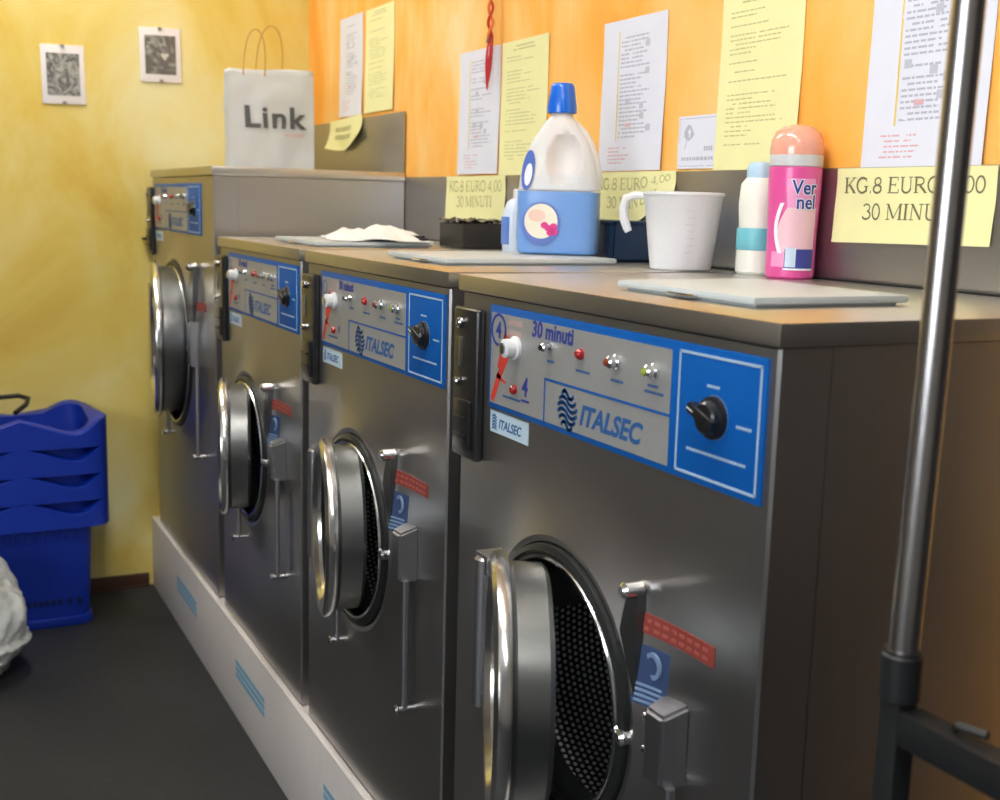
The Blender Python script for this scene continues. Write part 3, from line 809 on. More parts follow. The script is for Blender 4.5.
# fabric softener bottle: local x across the wide face, y through the thickness
def softener():
    zb = T+.0122
    root = empty('softener_bottle', (.347, 1.054, zb), 'big translucent softener bottle with blue cap and blue liquid on the second machine lid', 'bottle', rz=math.radians(-36)); root.scale = (.955, .955, .99)
    shell = mat('frosted_shell', (.86, .88, .92), .35, alpha=.62, spec=.5); thin = mat('clear_lower_shell', (.70, .80, .92), .3, alpha=.22)
    # left column and shoulders; the grip hole is left between the column and the handle
    zl = .118
    prof = [(0, .070, .044, 0), (.006, .076, .050, 0), (.03, .078, .052, 0), (.10, .078, .052, 0), (.118, .077, .051, 0)]
    mb = MB(); rings_mesh(mb, [sup(c, 0, a, b, z) for z, a, b, c in prof]); mb.build('lower_body', thin, root)
    mb = MB(); rings_mesh(mb, [sup(0, 0, .074, .048, .003), sup(0, 0, .0765, .0505, .03), sup(0, 0, .0765, .0505, .113)]); mb.build('blue_liquid', mat('blue_liquid', (.03, .25, .72), .25), root)
    # upper body: column leaning to the neck with a grip on the right
    mb = MB()
    up = [(.116, .0765, .051, 0), (.128, .0755, .050, 0), (.14, .074, .048, 0), (.152, .071, .046, 0), (.165, .068, .044, 0), (.178, .064, .042, 0), (.19, .060, .039, 0), (.202, .054, .036, 0), (.214, .046, .033, 0), (.225, .038, .029, 0), (.236, .030, .025, 0), (.246, .022, .022, 0), (.252, .0205, .0205, 0), (.262, .0205, .0205, 0)]
    rr = []
    for z, a, b, c in up:
        ring = []
        for (x, y, zz) in sup(c, 0, a, b, z, n=88, p=2.8 if z < .24 else 2):
            # concave finger grip on the right half of both wide faces
            d = math.hypot((x-.014)/.033, (z-.172)/.046)
            if d < 1 and z < .24: y *= .30+.70*d**3
            ring.append((x, y, zz))
        rr.append(ring)
    rings_mesh(mb, rr); mb.build('upper_body', shell, root)
    mb = MB()
    hp = [(.022, 0, .236), (.040, 0, .216), (.052, 0, .195), (.060, 0, .168), (.066, 0, .140), (.066, 0, .118)]
    mb.tube(hp, .012, 14, radii=[.008, .011, .013, .0145, .015, .012]); mb.build('handle', shell, root)
    mb = MB(); mb.lathe([(.024, .252), (.0275, .253), (.0280, .262), (.0225, .298), (.0205, .303), (.018, .305), (0, .305)], 40)
    mb.build('bottle_cap', mat('cap_blue', (.006, .13, .66), .3, coat=.3), root)
    # labels on the left wide face (facing -y local)
    F = frame((-.072, -.0525, 0), (1, 0, 0), (0, 0, 1))
    def ell(mb, cu, cv, ru, rv, n0, n1, seg=32, cut=None):
        vs = [F @ Vector((cu+ru*math.cos(2*PI*i/seg), cv+rv*math.sin(2*PI*i/seg), n0)) for i in range(seg)]+[F @ Vector((cu+ru*math.cos(2*PI*i/seg), cv+rv*math.sin(2*PI*i/seg), n1)) for i in range(seg)]
        mb.add(vs, [tuple(range(seg, 2*seg)), tuple(range(seg-1, -1, -1))]+[(i, (i+1) % seg, seg+(i+1) % seg, seg+i) for i in range(seg)])
    mb = MB(); ell(mb, .046, .056, .036, .038, -.001, .0010); lb = mb.build('front_label', mat('label_indigo', (.09, .16, .50), .35), root)
    mb = MB(); ell(mb, .046, .060, .031, .031, .0010, .0015); mb.build('label_field', mat('label_cream', (.82, .76, .62), .4), lb)
    mb = MB(); 
    for du, dv in ((0, 0), (.010, .003), (-.007, .005), (.004, -.008), (.012, -.006)): ell(mb, .060+du, .048+dv, .007, .006, .0015, .0021, 12)
    mb.build('label_flower', mat('label_magenta', (.70, .03, .25), .4), lb)
    mb = MB(); ell(mb, .038, .070, .016, .011, .0015, .0019, 20); mb.build('label_picture', mat('label_rose', (.80, .55, .45), .4), lb)
    F2 = frame((-.066, -.0415, .120), (.93, -.37, 0), (.10, .12, .98))
    mb = MB(); seg = 24
    for n0, ru, rv, in ((.001, .013, .036),):
        vs = [F2 @ Vector((.010+ru*math.cos(2*PI*i/seg), .030+rv*math.sin(2*PI*i/seg), n0)) for i in range(seg)]+[F2 @ Vector((.010+ru*math.cos(2*PI*i/seg), .030+rv*math.sin(2*PI*i/seg), n0+.001)) for i in range(seg)]
        mb.add(vs, [tuple(range(seg, 2*seg)), tuple(range(seg-1, -1, -1))]+[(i, (i+1) % seg, seg+(i+1) % seg, seg+i) for i in range(seg)])
    lb = mb.build('neck_label', mat('label_indigo', (.09, .16, .50), .35), root)
    mb = MB(); vs = [F2 @ Vector((.012+.008*math.cos(2*PI*i/seg), .022+.020*math.sin(2*PI*i/seg), .0022)) for i in range(seg)]; mb.add(vs, [tuple(range(seg))]); mb.build('label_field', mat('label_white', (.8, .82, .88), .4), lb)
softener()

# narrow pale bottle left of the softener
root = empty('detergent_bottle', (.395, 1.305, T), 'narrow pale blue and white bottle half hidden behind the softener bottle, left side', 'bottle')
mb = MB(); rings_mesh(mb, [sup(0, 0, .026, .020, 0), sup(0, 0, .030, .023, .006), sup(0, 0, .030, .023, .085), sup(0, 0, .022, .018, .105), sup(0, 0, .012, .012, .112)]); mb.build('bottle_body', mat('pale_blue_plastic', (.62, .72, .88), .35), root)
mb = MB(); mb.lathe([(.013, .110), (.013, .128), (.011, .130), (0, .130)], 20); mb.build('bottle_cap', M_white, root)
mb = MB(); mb.box(-.0315, -.0295, -.016, .016, .02, .075, bev=.0006); mb.build('bottle_label', mat('label_blue', (.10, .22, .62), .4), root)

# measuring cup
def cup():
    root = empty('measuring_cup', (.430, .784, T+.0002), 'translucent white plastic measuring cup with a hooked handle', 'measuring cup', rz=math.radians(0))
    m = mat('milky_plastic', (.84, .85, .88), .4, alpha=.76)
    n = 48; prof = [(.046, .0), (.050, .003), (.056, .05), (.064, .118), (.067, .122), (.067, .126), (.0645, .1265), (.0625, .118), (.054, .05), (.048, .006), (.001, .005)]
    mb = MB(); mb.lathe([(0.001, 0)]+prof, n); mb.build('cup_body', m, root)
    mb = MB(); F = Matrix.Rotation(math.radians(140), 4, 'Z')
    mb.tube([F @ Vector(p) for p in ((.062, 0, .119), (.080, 0, .120), (.094, 0, .114), (.098, 0, .098), (.096, 0, .080), (.091, 0, .066), (.088, 0, .060))], .006, 10, radii=[.006, .007, .008, .008, .0075, .007, .006])
    mb.build('handle', m, root)
    mb = MB()
    for i in range(7):
        Mx = Matrix.Rotation(math.radians(-112), 4, 'Z'); r = .0535+.0115*(.03+.011*i)/.12
        mb.box(r+.0005, r+.0016, -.010+(i % 2)*.004, .006, .030+.011*i, .0313+.011*i, M=Mx)
    mb.build('measure_marks', mat('grey_marks', (.55, .55, .60), .5), root)
cup()

# pink fabric bottle (Vernel) with peach dome cap, lettering wrapped on its round body
def vernel():
    base = (.486, .577, T+.0003)
    root = empty('spray_bottle', base, 'tall pink bottle with dark blue Vernel lettering and a peach dome cap', 'bottle'); root.scale = (1.12, 1.12, 1.12)
    mb = MB(); mb.lathe([(0, 0), (.029, 0), (.032, .003), (.0325, .01), (.0325, .06), (.0345, .11), (.0350, .130), (.0350, .146), (.033, .148), (0, .148)], 48)
    mb.build('bottle_body', mat('pink_plastic', (.70, .085, .32), .3, coat=.2), root)
    mb = MB(); mb.lathe([(.0335, .1475), (.0352, .149), (.0352, .162), (.0345, .164)], 48); mb.build('silver_collar', mat('pearl_grey', (.55, .56, .58), .35), root)
    mb = MB(); mb.lathe([(.0350, .163), (.0353, .170), (.034, .182), (.029, .193), (.020, .200), (.009, .203), (0, .2035)], 48); mb.build('dome_cap', mat('peach_cap', (.86, .40, .30), .2, coat=.6, alpha=.92), root)
    # direction from the bottle to the camera
    az = math.atan2(-.8578-base[1], -.7113-base[0])
    def rad(z): 
        return .0325 if z < .06 else (.0325+(z-.06)/.05*.002 if z < .11 else .0345+(min(z, .13)-.11)/.02*.0005)
    def wrap(p):   # p.x: arc length from the side facing the camera, to the right
        rr = rad(p.y)+.0004+p.z; a = az+p.x/rr
        return Vector((rr*math.cos(a), rr*math.sin(a), p.y))
    def patch(name, fn, z0, z1, m, e, nz=14):
        mb = MB(); vs = []; k = 9
        for j in range(nz+1):
            z = z0+(z1-z0)*j/nz; u0, u1 = fn((z-z0)/(z1-z0))
            vs += [wrap(Vector((u0+(u1-u0)*i/(k-1), z, e))) for i in range(k)]
        mb.add(vs, [(j*k+i, j*k+i+1, (j+1)*k+i+1, (j+1)*k+i) for j in range(nz) for i in range(k-1)], True)
        return mb.build(name, m, root)
    patch('white_swirl', lambda t: (-.018-.008*math.sin(PI*t), -.012-.008*math.sin(PI*t)), .034, .100, mat('label_white', (.8, .82, .88), .4), .0002)
    patch('pale_field', lambda t: (-.014-.009*math.sin(PI*t)+.006*t, .034), .036, .094, mat('label_blush', (.80, .50, .58), .4), .0001)
    patch('pale_patch', lambda t: (-.028, -.006+.01*t), .016, .036, mat('label_pale_pink', (.80, .30, .55), .4), .0001)  # paler pink patch low on the body
    patch('blue_panel', lambda t: (-.008, .034), .014, .040, mat('label_navy', (.05, .06, .30), .4), .0003)
    patch('picture', lambda t: (-.007+.0*t, .007), .016, .042, mat('label_sky', (.55, .66, .80), .4), .0006)
    patch('white_border', lambda t: (-.009, .034), .012, .0145, mat('label_white', (.8, .82, .88), .4), .0006)
    patch('letter_backing', lambda t: (-.008-.002*t, .030), .094, .132, mat('label_pale_pink', (.80, .30, .55), .4), .0002)  # pale pink patch behind the lettering
    for dz, m, b in ((.0007, mat('label_white', (.8, .82, .88), .4), .0016), (.0011, M_ink, .0004)):
        mb = MB()
        text(mb, 'Ver', None, -.003, .112, .026, n=dz, thick=.0002, bold=b, sx=.9, warp=wrap)
        text(mb, 'nel', None, .003, .093, .026, n=dz, thick=.0002, bold=b, sx=.9, warp=wrap)
        mb.build('brand_lettering', m, root)
vernel()
# white bottle peeping out behind it
root = empty('cleaner_bottle', (.492, .668, T+.0002), 'white bottle with turquoise label and cap, half hidden behind the pink bottle', 'bottle'); root.scale = (1.1, 1.1, 1.1)
mb = MB(); mb.lathe([(0, 0), (.025, 0), (.028, .004), (.028, .05), (.026, .07), (.028, .10), (.026, .128), (.018, .138), (0, .138)], 32); mb.build('bottle_body', mat('milk_white_plastic', (.76, .78, .70), .4), root)
mb = MB(); mb.lathe([(.0285, .035), (.029, .036), (.0285, .064), (.028, .066)], 32); mb.build('bottle_label', mat('label_turquoise', (.16, .50, .58), .4), root)
mb = MB(); mb.lathe([(.019, .136), (.019, .150), (.015, .158), (0, .160)], 24); mb.build('bottle_cap', mat('cap_pale_blue', (.42, .60, .76), .35), root)

# dark blue tray behind the cup
root = empty('storage_tray', (.478, 1.105, T+.0012), 'dark blue plastic tray against the splash plate, left of the measuring cup', 'tray')
mb = MB(); mb.box(-.045, .045, -.105, .105, 0, .004)
for a in ((-.045, -.042, -.105, .105), (.042, .045, -.105, .105), (-.045, .045, -.105, -.102), (-.045, .045, .102, .105)): mb.box(*a, 0, .072, bev=.001)
mb.build('tray_body', mat('navy_plastic', (.012, .03, .07), .35), root)
mb = MB()
for a in ((-.048, -.041, -.108, .108), (.041, .048, -.108, .108), (-.048, .048, -.108, -.101), (-.048, .048, .101, .108)): mb.box(*a, .068, .074, bev=.0015)
mb.build('tray_rim', mat('navy_plastic', (.012, .03, .07), .35), root)
# black box with crumpled bag edge
root = empty('black_box', (.440, 1.620, T+.0012), 'small black box with crumpled black plastic on top, below the price note', 'box')
mb = MB(); mb.box(-.055, .055, -.065, .065, 0, .054, bev=.003); mb.build('box_body', mat('black_card', (.016, .015, .014), .5), root)
mb = MB(); n = 18; V = []
for i in range(n+1):
    for j in range(n+1):
        x, y = -.057+.114*i/n, -.067+.134*j/n
        z = .056+.010*(mnoise.noise(Vector((x*60, y*60, 1)))+.4)+.004*mnoise.noise(Vector((x*160, y*160, 4)))
        V.append((x, y, max(.0545, z)))
mb.add(V, [(i*(n+1)+j, (i+1)*(n+1)+j, (i+1)*(n+1)+j+1, i*(n+1)+j+1) for i in range(n) for j in range(n)], True)
o = mb.build('crumpled_film', mat('black_film', (.02, .02, .018), .25, coat=.3), root)
sd = o.modifiers.new('thickness', 'SOLIDIFY'); sd.thickness = .0015; sd.offset = -1

# crumpled white cloth on the third machine
mb = MB(); nx, ny = 46, 34; V = []
for i in range(nx+1):
    for j in range(ny+1):
        a, b = i/nx*2-1, j/ny*2-1
        e = 1-min(1, (a*a+b*b*.9))
        x = .115*a*(1+.12*mnoise.noise(Vector((a*2, b*2, 0)))); y = .165*b*(1+.15*mnoise.noise(Vector((a*2, b*2, 7))))
        z = .0012+max(0, e)**.6*(.022+.018*mnoise.noise(Vector((a*2.5, b*3.2, 3)))+.006*mnoise.noise(Vector((a*7, b*8, 5))))
        V.append((x, y, max(.001, z)))
mb.add(V, [(i*(ny+1)+j, (i+1)*(ny+1)+j, (i+1)*(ny+1)+j+1, i*(ny+1)+j+1) for i in range(nx) for j in range(ny)], True)
o = mb.build('cloth', mat('white_cloth', (.76, .77, .75), .8, 0, .3, 300), None, 180, (.245, R2+.235, T+.0122))
o.rotation_euler.z = math.radians(-15)
sd = o.modifiers.new('thickness', 'SOLIDIFY'); sd.thickness = .0012; sd.offset = 1
tag(o, 'crumpled white cloth lying on the hopper lid of the third machine', 'cloth')
# dark clip under the cloth and a small white block
mb = MB(); mb.box(-.010, .010, -.030, .030, 0, .008, bev=.003); mb.box(-.006, .006, -.024, .024, .007, .014, bev=.003)
o = mb.build('clothes_peg', M_blackplastic, None, 35, (.30, R2+.13, T+.0122)); o.rotation_euler.z = .6
tag(o, 'small black peg beside the crumpled cloth', 'peg')
mb = MB(); mb.box(-.035, .035, -.016, .016, 0, .017, bev=.003); mb.box(-.030, .030, -.012, .012, .0165, .0185, bev=.001)
o = mb.build('soap_carton', M_white, None, 35, (.425, R2+.16, T))
tag(o, 'small low white carton behind the cloth, near the splash plate', 'carton')

# ------------------------------------------------------------------ paper carrier bag on the tall machine
def bag():
    wx, dy, hh = .247, .085, .288
    root = empty('paper_bag', (.262, 2.68, T1+.0025), 'white paper carrier bag with grey Link lettering and thin brown handles', 'bag', rz=math.radians(-4))
    mb = MB(); n, m_ = 14, 18
    def pt(side, t, v):
        # side 0 front,1 right,2 back,3 left
        z = v*hh; pinch = 1-.35*v**2
        bulge = .008*math.sin(PI*v)
        x0, y0 = wx/2, dy/2*pinch
        if side == 0: x, y = -x0+2*x0*t, -y0-bulge*math.sin(PI*t)
        elif side == 1: x, y = x0-.012*math.sin(PI*t)*v, -y0+2*y0*t
        elif side == 2: x, y = x0-2*x0*t, y0
        else: x, y = -x0+.012*math.sin(PI*t)*v, y0-2*y0*t
        x *= 1+.02*v-(.03*max(0, v-.9)*10 if False else 0)
        k = .0035
        p = Vector((x*9, y*9, z*9))
        x += k*mnoise.noise(p*2); y += k*1.6*mnoise.noise(p*2.3+Vector((3, 1, 5)))
        z += .002*mnoise.noise(p)+ (.004*math.sin(x*18) if v > .98 else 0)
        return (x, y, z)
    rr = []
    for j in range(m_+1):
        ring = []
        for s_, k_ in ((0, n), (1, 5), (2, n), (3, 5)):
            ring += [pt(s_, i/k_, j/m_) for i in range(k_)]
        rr.append(ring)
    R_ = [[mb.bm.verts.new(p) for p in r] for r in rr]
    for a, b in zip(R_, R_[1:]):
        for i in range(len(a)):
            f = mb.bm.faces.new([a[i], a[(i+1) % len(a)], b[(i+1) % len(a)], b[i]]); f.smooth = True
    mb.bm.faces.new(R_[0])
    o = mb.build('bag_body', mat('white_bag_paper', (.52, .55, .56), .55, 0, .2, 20), root, 40)
    sd = o.modifiers.new('thickness', 'SOLIDIFY'); sd.thickness = .0008; sd.offset = -1
    mb = MB(); F = frame((-wx/2, -dy/2, 0), (1, 0, 0), (0, 0, 1))
    def warp(p):
        t = p.x/wx; v = p.y/hh; q = pt(0, min(1, max(0, t)), v); return Vector((q[0], q[1]-.0045-p.z, p.y))
    text(mb, 'Link', None, .040, .122, .086, n=0, thick=.0003, bold=.0022, sx=1.10, gap=1.12, warp=warp)
    mb.build('bag_lettering', mat('grey_lettering', (.07, .075, .075), .5), root)
    mb = MB()
    for u in (.160, .172, .184, .196, .207): 
        vs = [warp(Vector((u+a, .098+b, 0))) for a, b in ((0, 0), (.009, 0), (.009, .007), (0, .007))]; mb.add(vs, [(0, 1, 2, 3)])
    mb.build('small_red_print', mat('faint_red_print', (.62, .40, .36), .5), root)
    for (x0, x1, y, top, lean) in ((-.080, -.018, -.030, .130, .006), (-.034, .044, .028, .150, .01)):
        pts = []
        for i in range(21):
            t = i/20; a = PI*t; x = (x0+x1)/2-(x1-x0)/2*math.cos(a)
            z = hh-.02+(top)*math.sin(a)**.62; pts.append((x+lean*(z-hh)/top, y, z))
        mb = MB(); mb.tube(pts, .0018, 8); mb.build('bag_handle', mat('brown_twine', (.50, .25, .06), .7), root)
bag()

# ------------------------------------------------------------------ hanging red pepper charm
def charm():
    cx, cyy = D-.018, 1.705
    root = empty('pepper_charm', (cx, cyy, 1.60), 'red braided cord with a single red chilli pepper hanging on the orange wall', 'hanging charm')
    z_top = .42
    for k in range(2):
        mb = MB(); pts = []
        for i in range(90):
            z = .075+(z_top-.075)*i/89; a = z*95+k*PI
            pts.append((.0045*math.cos(a), .0065*math.sin(a), z))
        mb.tube(pts, .0035, 8); mb.build('braided_cord', mat('red_cord' if k else 'orange_cord', (.50, .03, .015) if k else (.72, .16, .03), .6, 0, .3, 300), root)
    mb = MB(); pts = []; rad = []
    for i in range(16):
        t = i/15; pts.append((0, .006*math.sin(t*2.6)-.003+.010*t*t, .088-.112*t)); rad.append(.0012+.0085*math.sin(PI*min(1, .12+t*.9))**.7*(1-.35*t))
    mb.tube(pts, .01, 14, radii=rad); mb.build('chilli_pepper', mat('chilli_red', (.50, .02, .03), .2, coat=.6), root)
    mb = MB(); mb.lathe([(.004, .090), (.0085, .086), (.0095, .082), (.006, .096), (.002, .102)], 14); mb.build('pepper_cap', mat('cap_dark_red', (.20, .02, .01), .5), root)
    mb = MB(); mb.cyl((.018, 0, z_top), (-.004, 0, z_top), .002, 10); mb.build('nail', M_chrome, root)
charm()

# ------------------------------------------------------------------ clip frames on the yellow wall
def picture(x0, x1, z0, z1, label, seed, rz=0, kind=0):
    root = empty('picture_frame', ((x0+x1)/2, YB, (z0+z1)/2), label, 'picture', 'small clip frames on the yellow wall')
    root.rotation_euler = (0, math.radians(rz), 0)
    hw, hh = (x1-x0)/2, (z1-z0)/2
    mb = MB(); mb.box(-hw, hw, -.006, 0, -hh, hh, bev=.0008); mb.build('backing_board', mat('white_mat_card', (.80, .78, .80), .6), root)
    m, N, L, b = nt('mono_photo_%s' % ('a' if kind else 'b'))
    tc = N.new('ShaderNodeTexCoord'); nz = N.new('ShaderNodeTexNoise'); nz.inputs['Scale'].default_value = 42 if kind else 24; nz.inputs['Detail'].default_value = 3; nz.inputs['Distortion'].default_value = 1.5
    mp = N.new('ShaderNodeMapping'); mp.inputs['Location'].default_value = (seed, 0, seed); L.new(tc.outputs['Object'], mp.inputs[0]); L.new(mp.outputs[0], nz.inputs['Vector'])
    cr = N.new('ShaderNodeValToRGB'); e = cr.color_ramp.elements; e[0].position = .40 if kind else .48; e[0].color = (.03, .035, .035, 1) if kind else (.035, .028, .022, 1); e[1].position = .62 if kind else .72; e[1].color = (.34, .36, .32, 1)
    L.new(nz.outputs['Fac'], cr.inputs['Fac']); L.new(cr.outputs['Color'], b.inputs['Base Color'])
    mb = MB(); mb.box(-hw*.76, hw*.76, -.0066, -.006, -hh*.72, hh*.72); mb.build('photo_print', m, root)
    if not kind:
        mb = MB()
        for i, (a, bb, s_) in enumerate(((.012, -.004, .008), (.020, .0, .006), (.005, .001, .005), (.014, -.012, .004))):
            mb.lathe([(0, 0), (s_, 0), (s_*.8, .0003), (0, .0003)], 12, Matrix.Translation((a, -.0068, bb)) @ Matrix.Rotation(PI/2, 4, 'X'))
        mb.build('pale_blossom', mat('photo_highlight', (.55, .55, .48), .6), root)
    mb = MB(); mb.box(-hw, hw, -.0088, -.0070, -hh, hh); g = mb.build('glass_sheet', mat('frame_glass', (1, 1, 1), .04, alpha=.06), root)
    for s_ in (1, -1):
        mb = MB(); mb.box(-.006, .006, -.0098, .0, s_*hh-.0012 if s_ > 0 else s_*hh-.0012, s_*hh+.0012, bev=.0004); mb.box(-.006, .006, -.0100, -.0088, min(s_*hh, s_*(hh-.008)), max(s_*hh, s_*(hh-.008)))
        mb.build('clip', mat('clip_metal', (.35, .35, .33), .3, .9), root)
picture(-.319, -.191, 1.588, 1.766, 'left small clip frame with a grey leafy photograph on the yellow wall', 2.3, -1, 1)
picture(-.022, .106, 1.674, 1.842, 'right small clip frame with a dark photograph and pale blossom on the yellow wall', 7.1, -1, 0)

# ------------------------------------------------------------------ stack of blue baskets
M_basket = mat('blue_basket_plastic', (.002, .028, .36), .42, 0, .05, 40)
BX0, BX1, BY0, BY1 = -.700, -.195, 2.805, 3.160
def make_basket(z, label, first):
    cx, cyy = (BX0+BX1)/2, (BY0+BY1)/2
    root = empty('laundry_basket', (cx, cyy, z), label, 'basket', 'stacked blue plastic baskets')
    a, b = (BX1-BX0)/2, (BY1-BY0)/2; H = .400
    n = 120
    def outline(sa, sb, z_, p=7): return sup(0, 0, sa, sb, z_, n, p)
    # tub wall
    mb = MB()
    ta, tb = a-.045, b-.045; ba, bb = a-.062, b-.062
    rings = []
    for t in (0, .02, .08, .3, .6, .85, 1):
        sa, sb = ba+(ta-ba)*t, bb+(tb-bb)*t; rings.append(outline(sa-(.008 if t == 0 else 0), sb-(.008 if t == 0 else 0), t*(H-.03)))
    for t in (1, .6, .03):
        sa, sb = ba+(ta-ba)*t-.003, bb+(tb-bb)*t-.003; rings.append(outline(sa, sb, max(.004, t*(H-.03))))
    rings_mesh(mb, rings, cap=True)
    tub = mb.build('tub', M_basket, root, 40)
    # wavy rim band: skirt hanging outside the tub, with dips for the hands
    mb = MB()
    def wave(x, y):
        # dips near both ends of the long sides, crest at the middle
        q = abs(x)/a
        d = math.cos(PI*min(1, q/.62)) if q < .62 else -math.cos(PI*(q-.62)/.38)*1.0
        f_ = .024*d
        k_ = .024*math.cos(PI*(q-.70)/.55)
        w_ = min(1, max(0, (y/b+1)/2)); w_ = w_*w_*(3-2*w_)
        return f_*(1-w_)+k_*w_
    prof = [(0.0, -.085), (.002, -.083)]
    O = outline(a, b, 0); I = outline(a-.004, b-.004, 0); J = outline(ta-.003, tb-.003, 0); Kk = outline(ta, tb, 0)
    def ring(base, f): return [(p[0], p[1], f(p[0], p[1])) for p in base]
    top = lambda x, y: H-.012+wave(x, y)
    rl = [ring(O, lambda x, y: H-.078), ring(O, lambda x, y: H-.05), ring(O, lambda x, y: top(x, y)-.003), ring(I, top), ring(J, lambda x, y: top(x, y)-.001),
          ring(J, lambda x, y: H-.045), ring(Kk, lambda x, y: H-.045), ring(Kk, lambda x, y: top(x, y)-.006), ring(I, lambda x, y: top(x, y)-.008), ring(I, lambda x, y: H-.078)]
    R_ = [[mb.bm.verts.new(p) for p in r] for r in rl]
    for i in range(len(R_)):
        p, q = R_[i], R_[(i+1) % len(R_)]
        for k in range(n):
            f = mb.bm.faces.new([p[k], p[(k+1) % n], q[(k+1) % n], q[k]]); f.smooth = True
    mb.build('rim', M_basket, root, 40)
    if first:
        # ribs and a band of embossed marks on the visible tub
        mb = MB()
        for i in range(13):
            x = -.20+i*.0285; mb.box(x, x+.006, -tb-.001, -bb-.010, .27, .32, bev=.001)
        mb.build('ribs', M_basket, root)
        mb = MB(); rnd = random.Random(3)
        x = -.165
        while x < .165:
            wd = rnd.choice((.014, .018, .012)); mb.box(x, x+wd, -bb-.005, -bb+.004, .070, .088, bev=.001); x += wd+.005+(.01 if rnd.random() < .2 else 0)
        mb.build('embossed_marks', mat('dark_blue_plastic', (.003, .012, .10), .4), root)
        mb = MB(); rings_mesh(mb, [outline(ba+.008, bb+.008, .0), outline(ba+.010, bb+.010, .004), outline(ba+.008, bb+.008, .024), outline(ba, bb, .028)], cap=False)
        mb.build('foot_rim', M_basket, root)
    return root
names = ['lowest blue basket of the stack, standing on the dark floor', 'second blue basket from the bottom of the stack', 'third blue basket from the bottom, under the topmost', 'topmost blue basket of the stack, open, with a black handle']
for i in range(4):
    rt = make_basket(i*.0815, names[i], i == 0)
# black handle on the top one
a, b = (BX1-BX0)/2, (BY1-BY0)/2; H = .400
mb = MB()
mb.tube([(-.225, -.10, H-.005), (-.20, -.02, H+.022), (-.17, .06, H+.040), (.02, .085, H+.046), (.045, .06, H+.040), (.035, .02, H+.028), (.0, -.03, H+.012)], .0075, 10)
mb.build('basket_handle', M_blackplastic, rt)

# ------------------------------------------------------------------ white plastic bag on the floor
def sack():
    mb = MB(); bmesh.ops.create_icosphere(mb.bm, subdivisions=6, radius=1)
    for v in mb.bm.verts:
        p = v.co.copy(); n1 = mnoise.noise(p*1.7+Vector((2, 5, 1))); n2 = abs(mnoise.noise(p*4.2+Vector((7, 1, 3)))); n3 = abs(mnoise.noise(p*9+Vector((1, 9, 3)))); n4 = abs(mnoise.noise(Vector((p.x*16, p.y*16, p.z*6))))
        r = 1.04+.14*n1-.09*n2-.03*n3-.02*n4
        q = p*r; zz = q.z*.195
        wob = 1.12 if q.z < -.3 else 1
        v.co = Vector((q.x*.205*wob, q.y*.19*wob, max(zz, -.165)))
        if p.z < -.75: v.co.z = -.165
    for f in mb.bm.faces: f.smooth = True
    o = mb.build('plastic_sack', mat('white_film', (.62, .65, .64), .28, 0, .15, 30, coat=.2), None, 180, (-.672, 2.58, .165))
    tag(o, 'crumpled white plastic sack on the floor in front of the blue baskets', 'sack')
    t = MB(); t.tube([(0, 0, .14), (.01, .0, .175), (.0, .01, .20)], .02, 12, radii=[.045, .014, .030]); t.build('tied_neck', mat('white_film', (.62, .65, .64), .28), o)
sack()

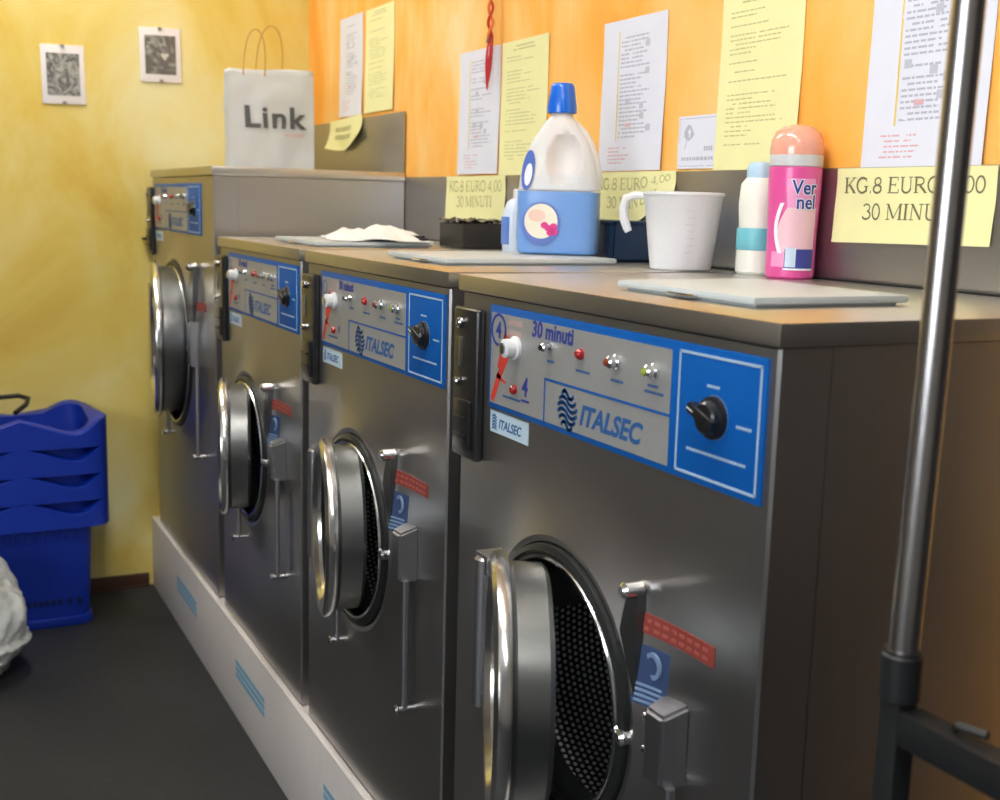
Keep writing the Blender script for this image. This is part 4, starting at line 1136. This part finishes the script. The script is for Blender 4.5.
# ------------------------------------------------------------------ clothes rack in the foreground
def rack():
    x0, y0 = -.0155, -.1914
    M_rod = mat('rod_chrome', (.50, .48, .475), .26, 1)
    M_blk = mat('black_tube', (.012, .013, .014), .4)
    root = empty('clothes_rack', (x0, y0, 0), 'clothes rack with a chrome upright in a black square-tube base, right foreground', 'clothes rack')
    L_ = .58; lean = Vector((.022, .006))
    zs = .972
    for k in (0, 1):
        yy = -k*L_; sg = 1
        mb = MB(); mb.tube([(0, yy, zs-.03), (lean.x*.34, yy+lean.y*.3, zs+.22), (lean.x, yy+lean.y, 1.72)], .0122, 28); mb.build('chrome_upright', M_rod, root)
        mb = MB(); mb.cyl((0, yy, zs-.040), (0, yy, zs), .0165, 24, bev=.002); mb.cyl((0, yy, zs-.003), (0.0, yy, zs+.002), .0150, 24); mb.build('socket', M_blk, root)
        mb = MB(); mb.box(-.0105, .0105, yy-.0105, yy+.0105, .05, zs-.037, bev=.002); mb.build('leg', M_blk, root)
        mb = MB(); mb.cyl((0, yy, .0), (0, yy, .05), .026, 20, bev=.006); mb.build('caster', M_rubber, root)
    mb = MB(); mb.box(-.012, .012, -L_+.012, -.012, zs-.072, zs-.044, bev=.002); mb.build('crossbar', M_blk, root)
    mb = MB(); mb.box(-.010, .010, -L_+.012, -.012, .12, .145, bev=.002); mb.build('crossbar', M_blk, root)
    mb = MB(); mb.tube([(lean.x, lean.y, 1.715), (lean.x, lean.y-L_, 1.715)], .0115, 20); mb.build('hanging_rail', M_rod, root)
    mb = MB(); mb.tube([(.0, -.058, zs-.041), (-.002, -.062, zs-.036), (.004, -.085, zs-.0355)], .0035, 8); mb.build('bolt', M_blk, root)
rack()

# ------------------------------------------------------------------ added ceiling lamps, unseen, to light the room
def lamp(x, y, label, power):
    root = empty('added_ceiling_lamp', (x, y, ZC), label, 'lamp', 'added fluorescent lamps on the unseen ceiling')
    mb = MB(); mb.box(-.09, .09, -.65, .65, -.04, 0, bev=.004); mb.build('added_lamp_housing', M_white, root)
    mb = MB()
    for s in (-.04, .04): mb.cyl((s, -.6, -.058), (s, .6, -.058), .013, 12)
    mb.build('tube', mat('added_lit_tube', (1, 1, 1), .5, emis=((1, .96, .88), 30)), root)
    a = area('added_lamp_light', (x, y, ZC-.075), (x, y, 0), .16, 1.2, power, (1, .97, .93))
lamp(-.45, 2.38, 'added, unseen fluorescent lamp on the ceiling near the yellow wall', 13)
lamp(-.45, .35, 'added, unseen fluorescent lamp on the ceiling above the nearest machine', 15)
lamp(-.75, -1.3, 'added, unseen fluorescent lamp on the ceiling behind the camera', 7)
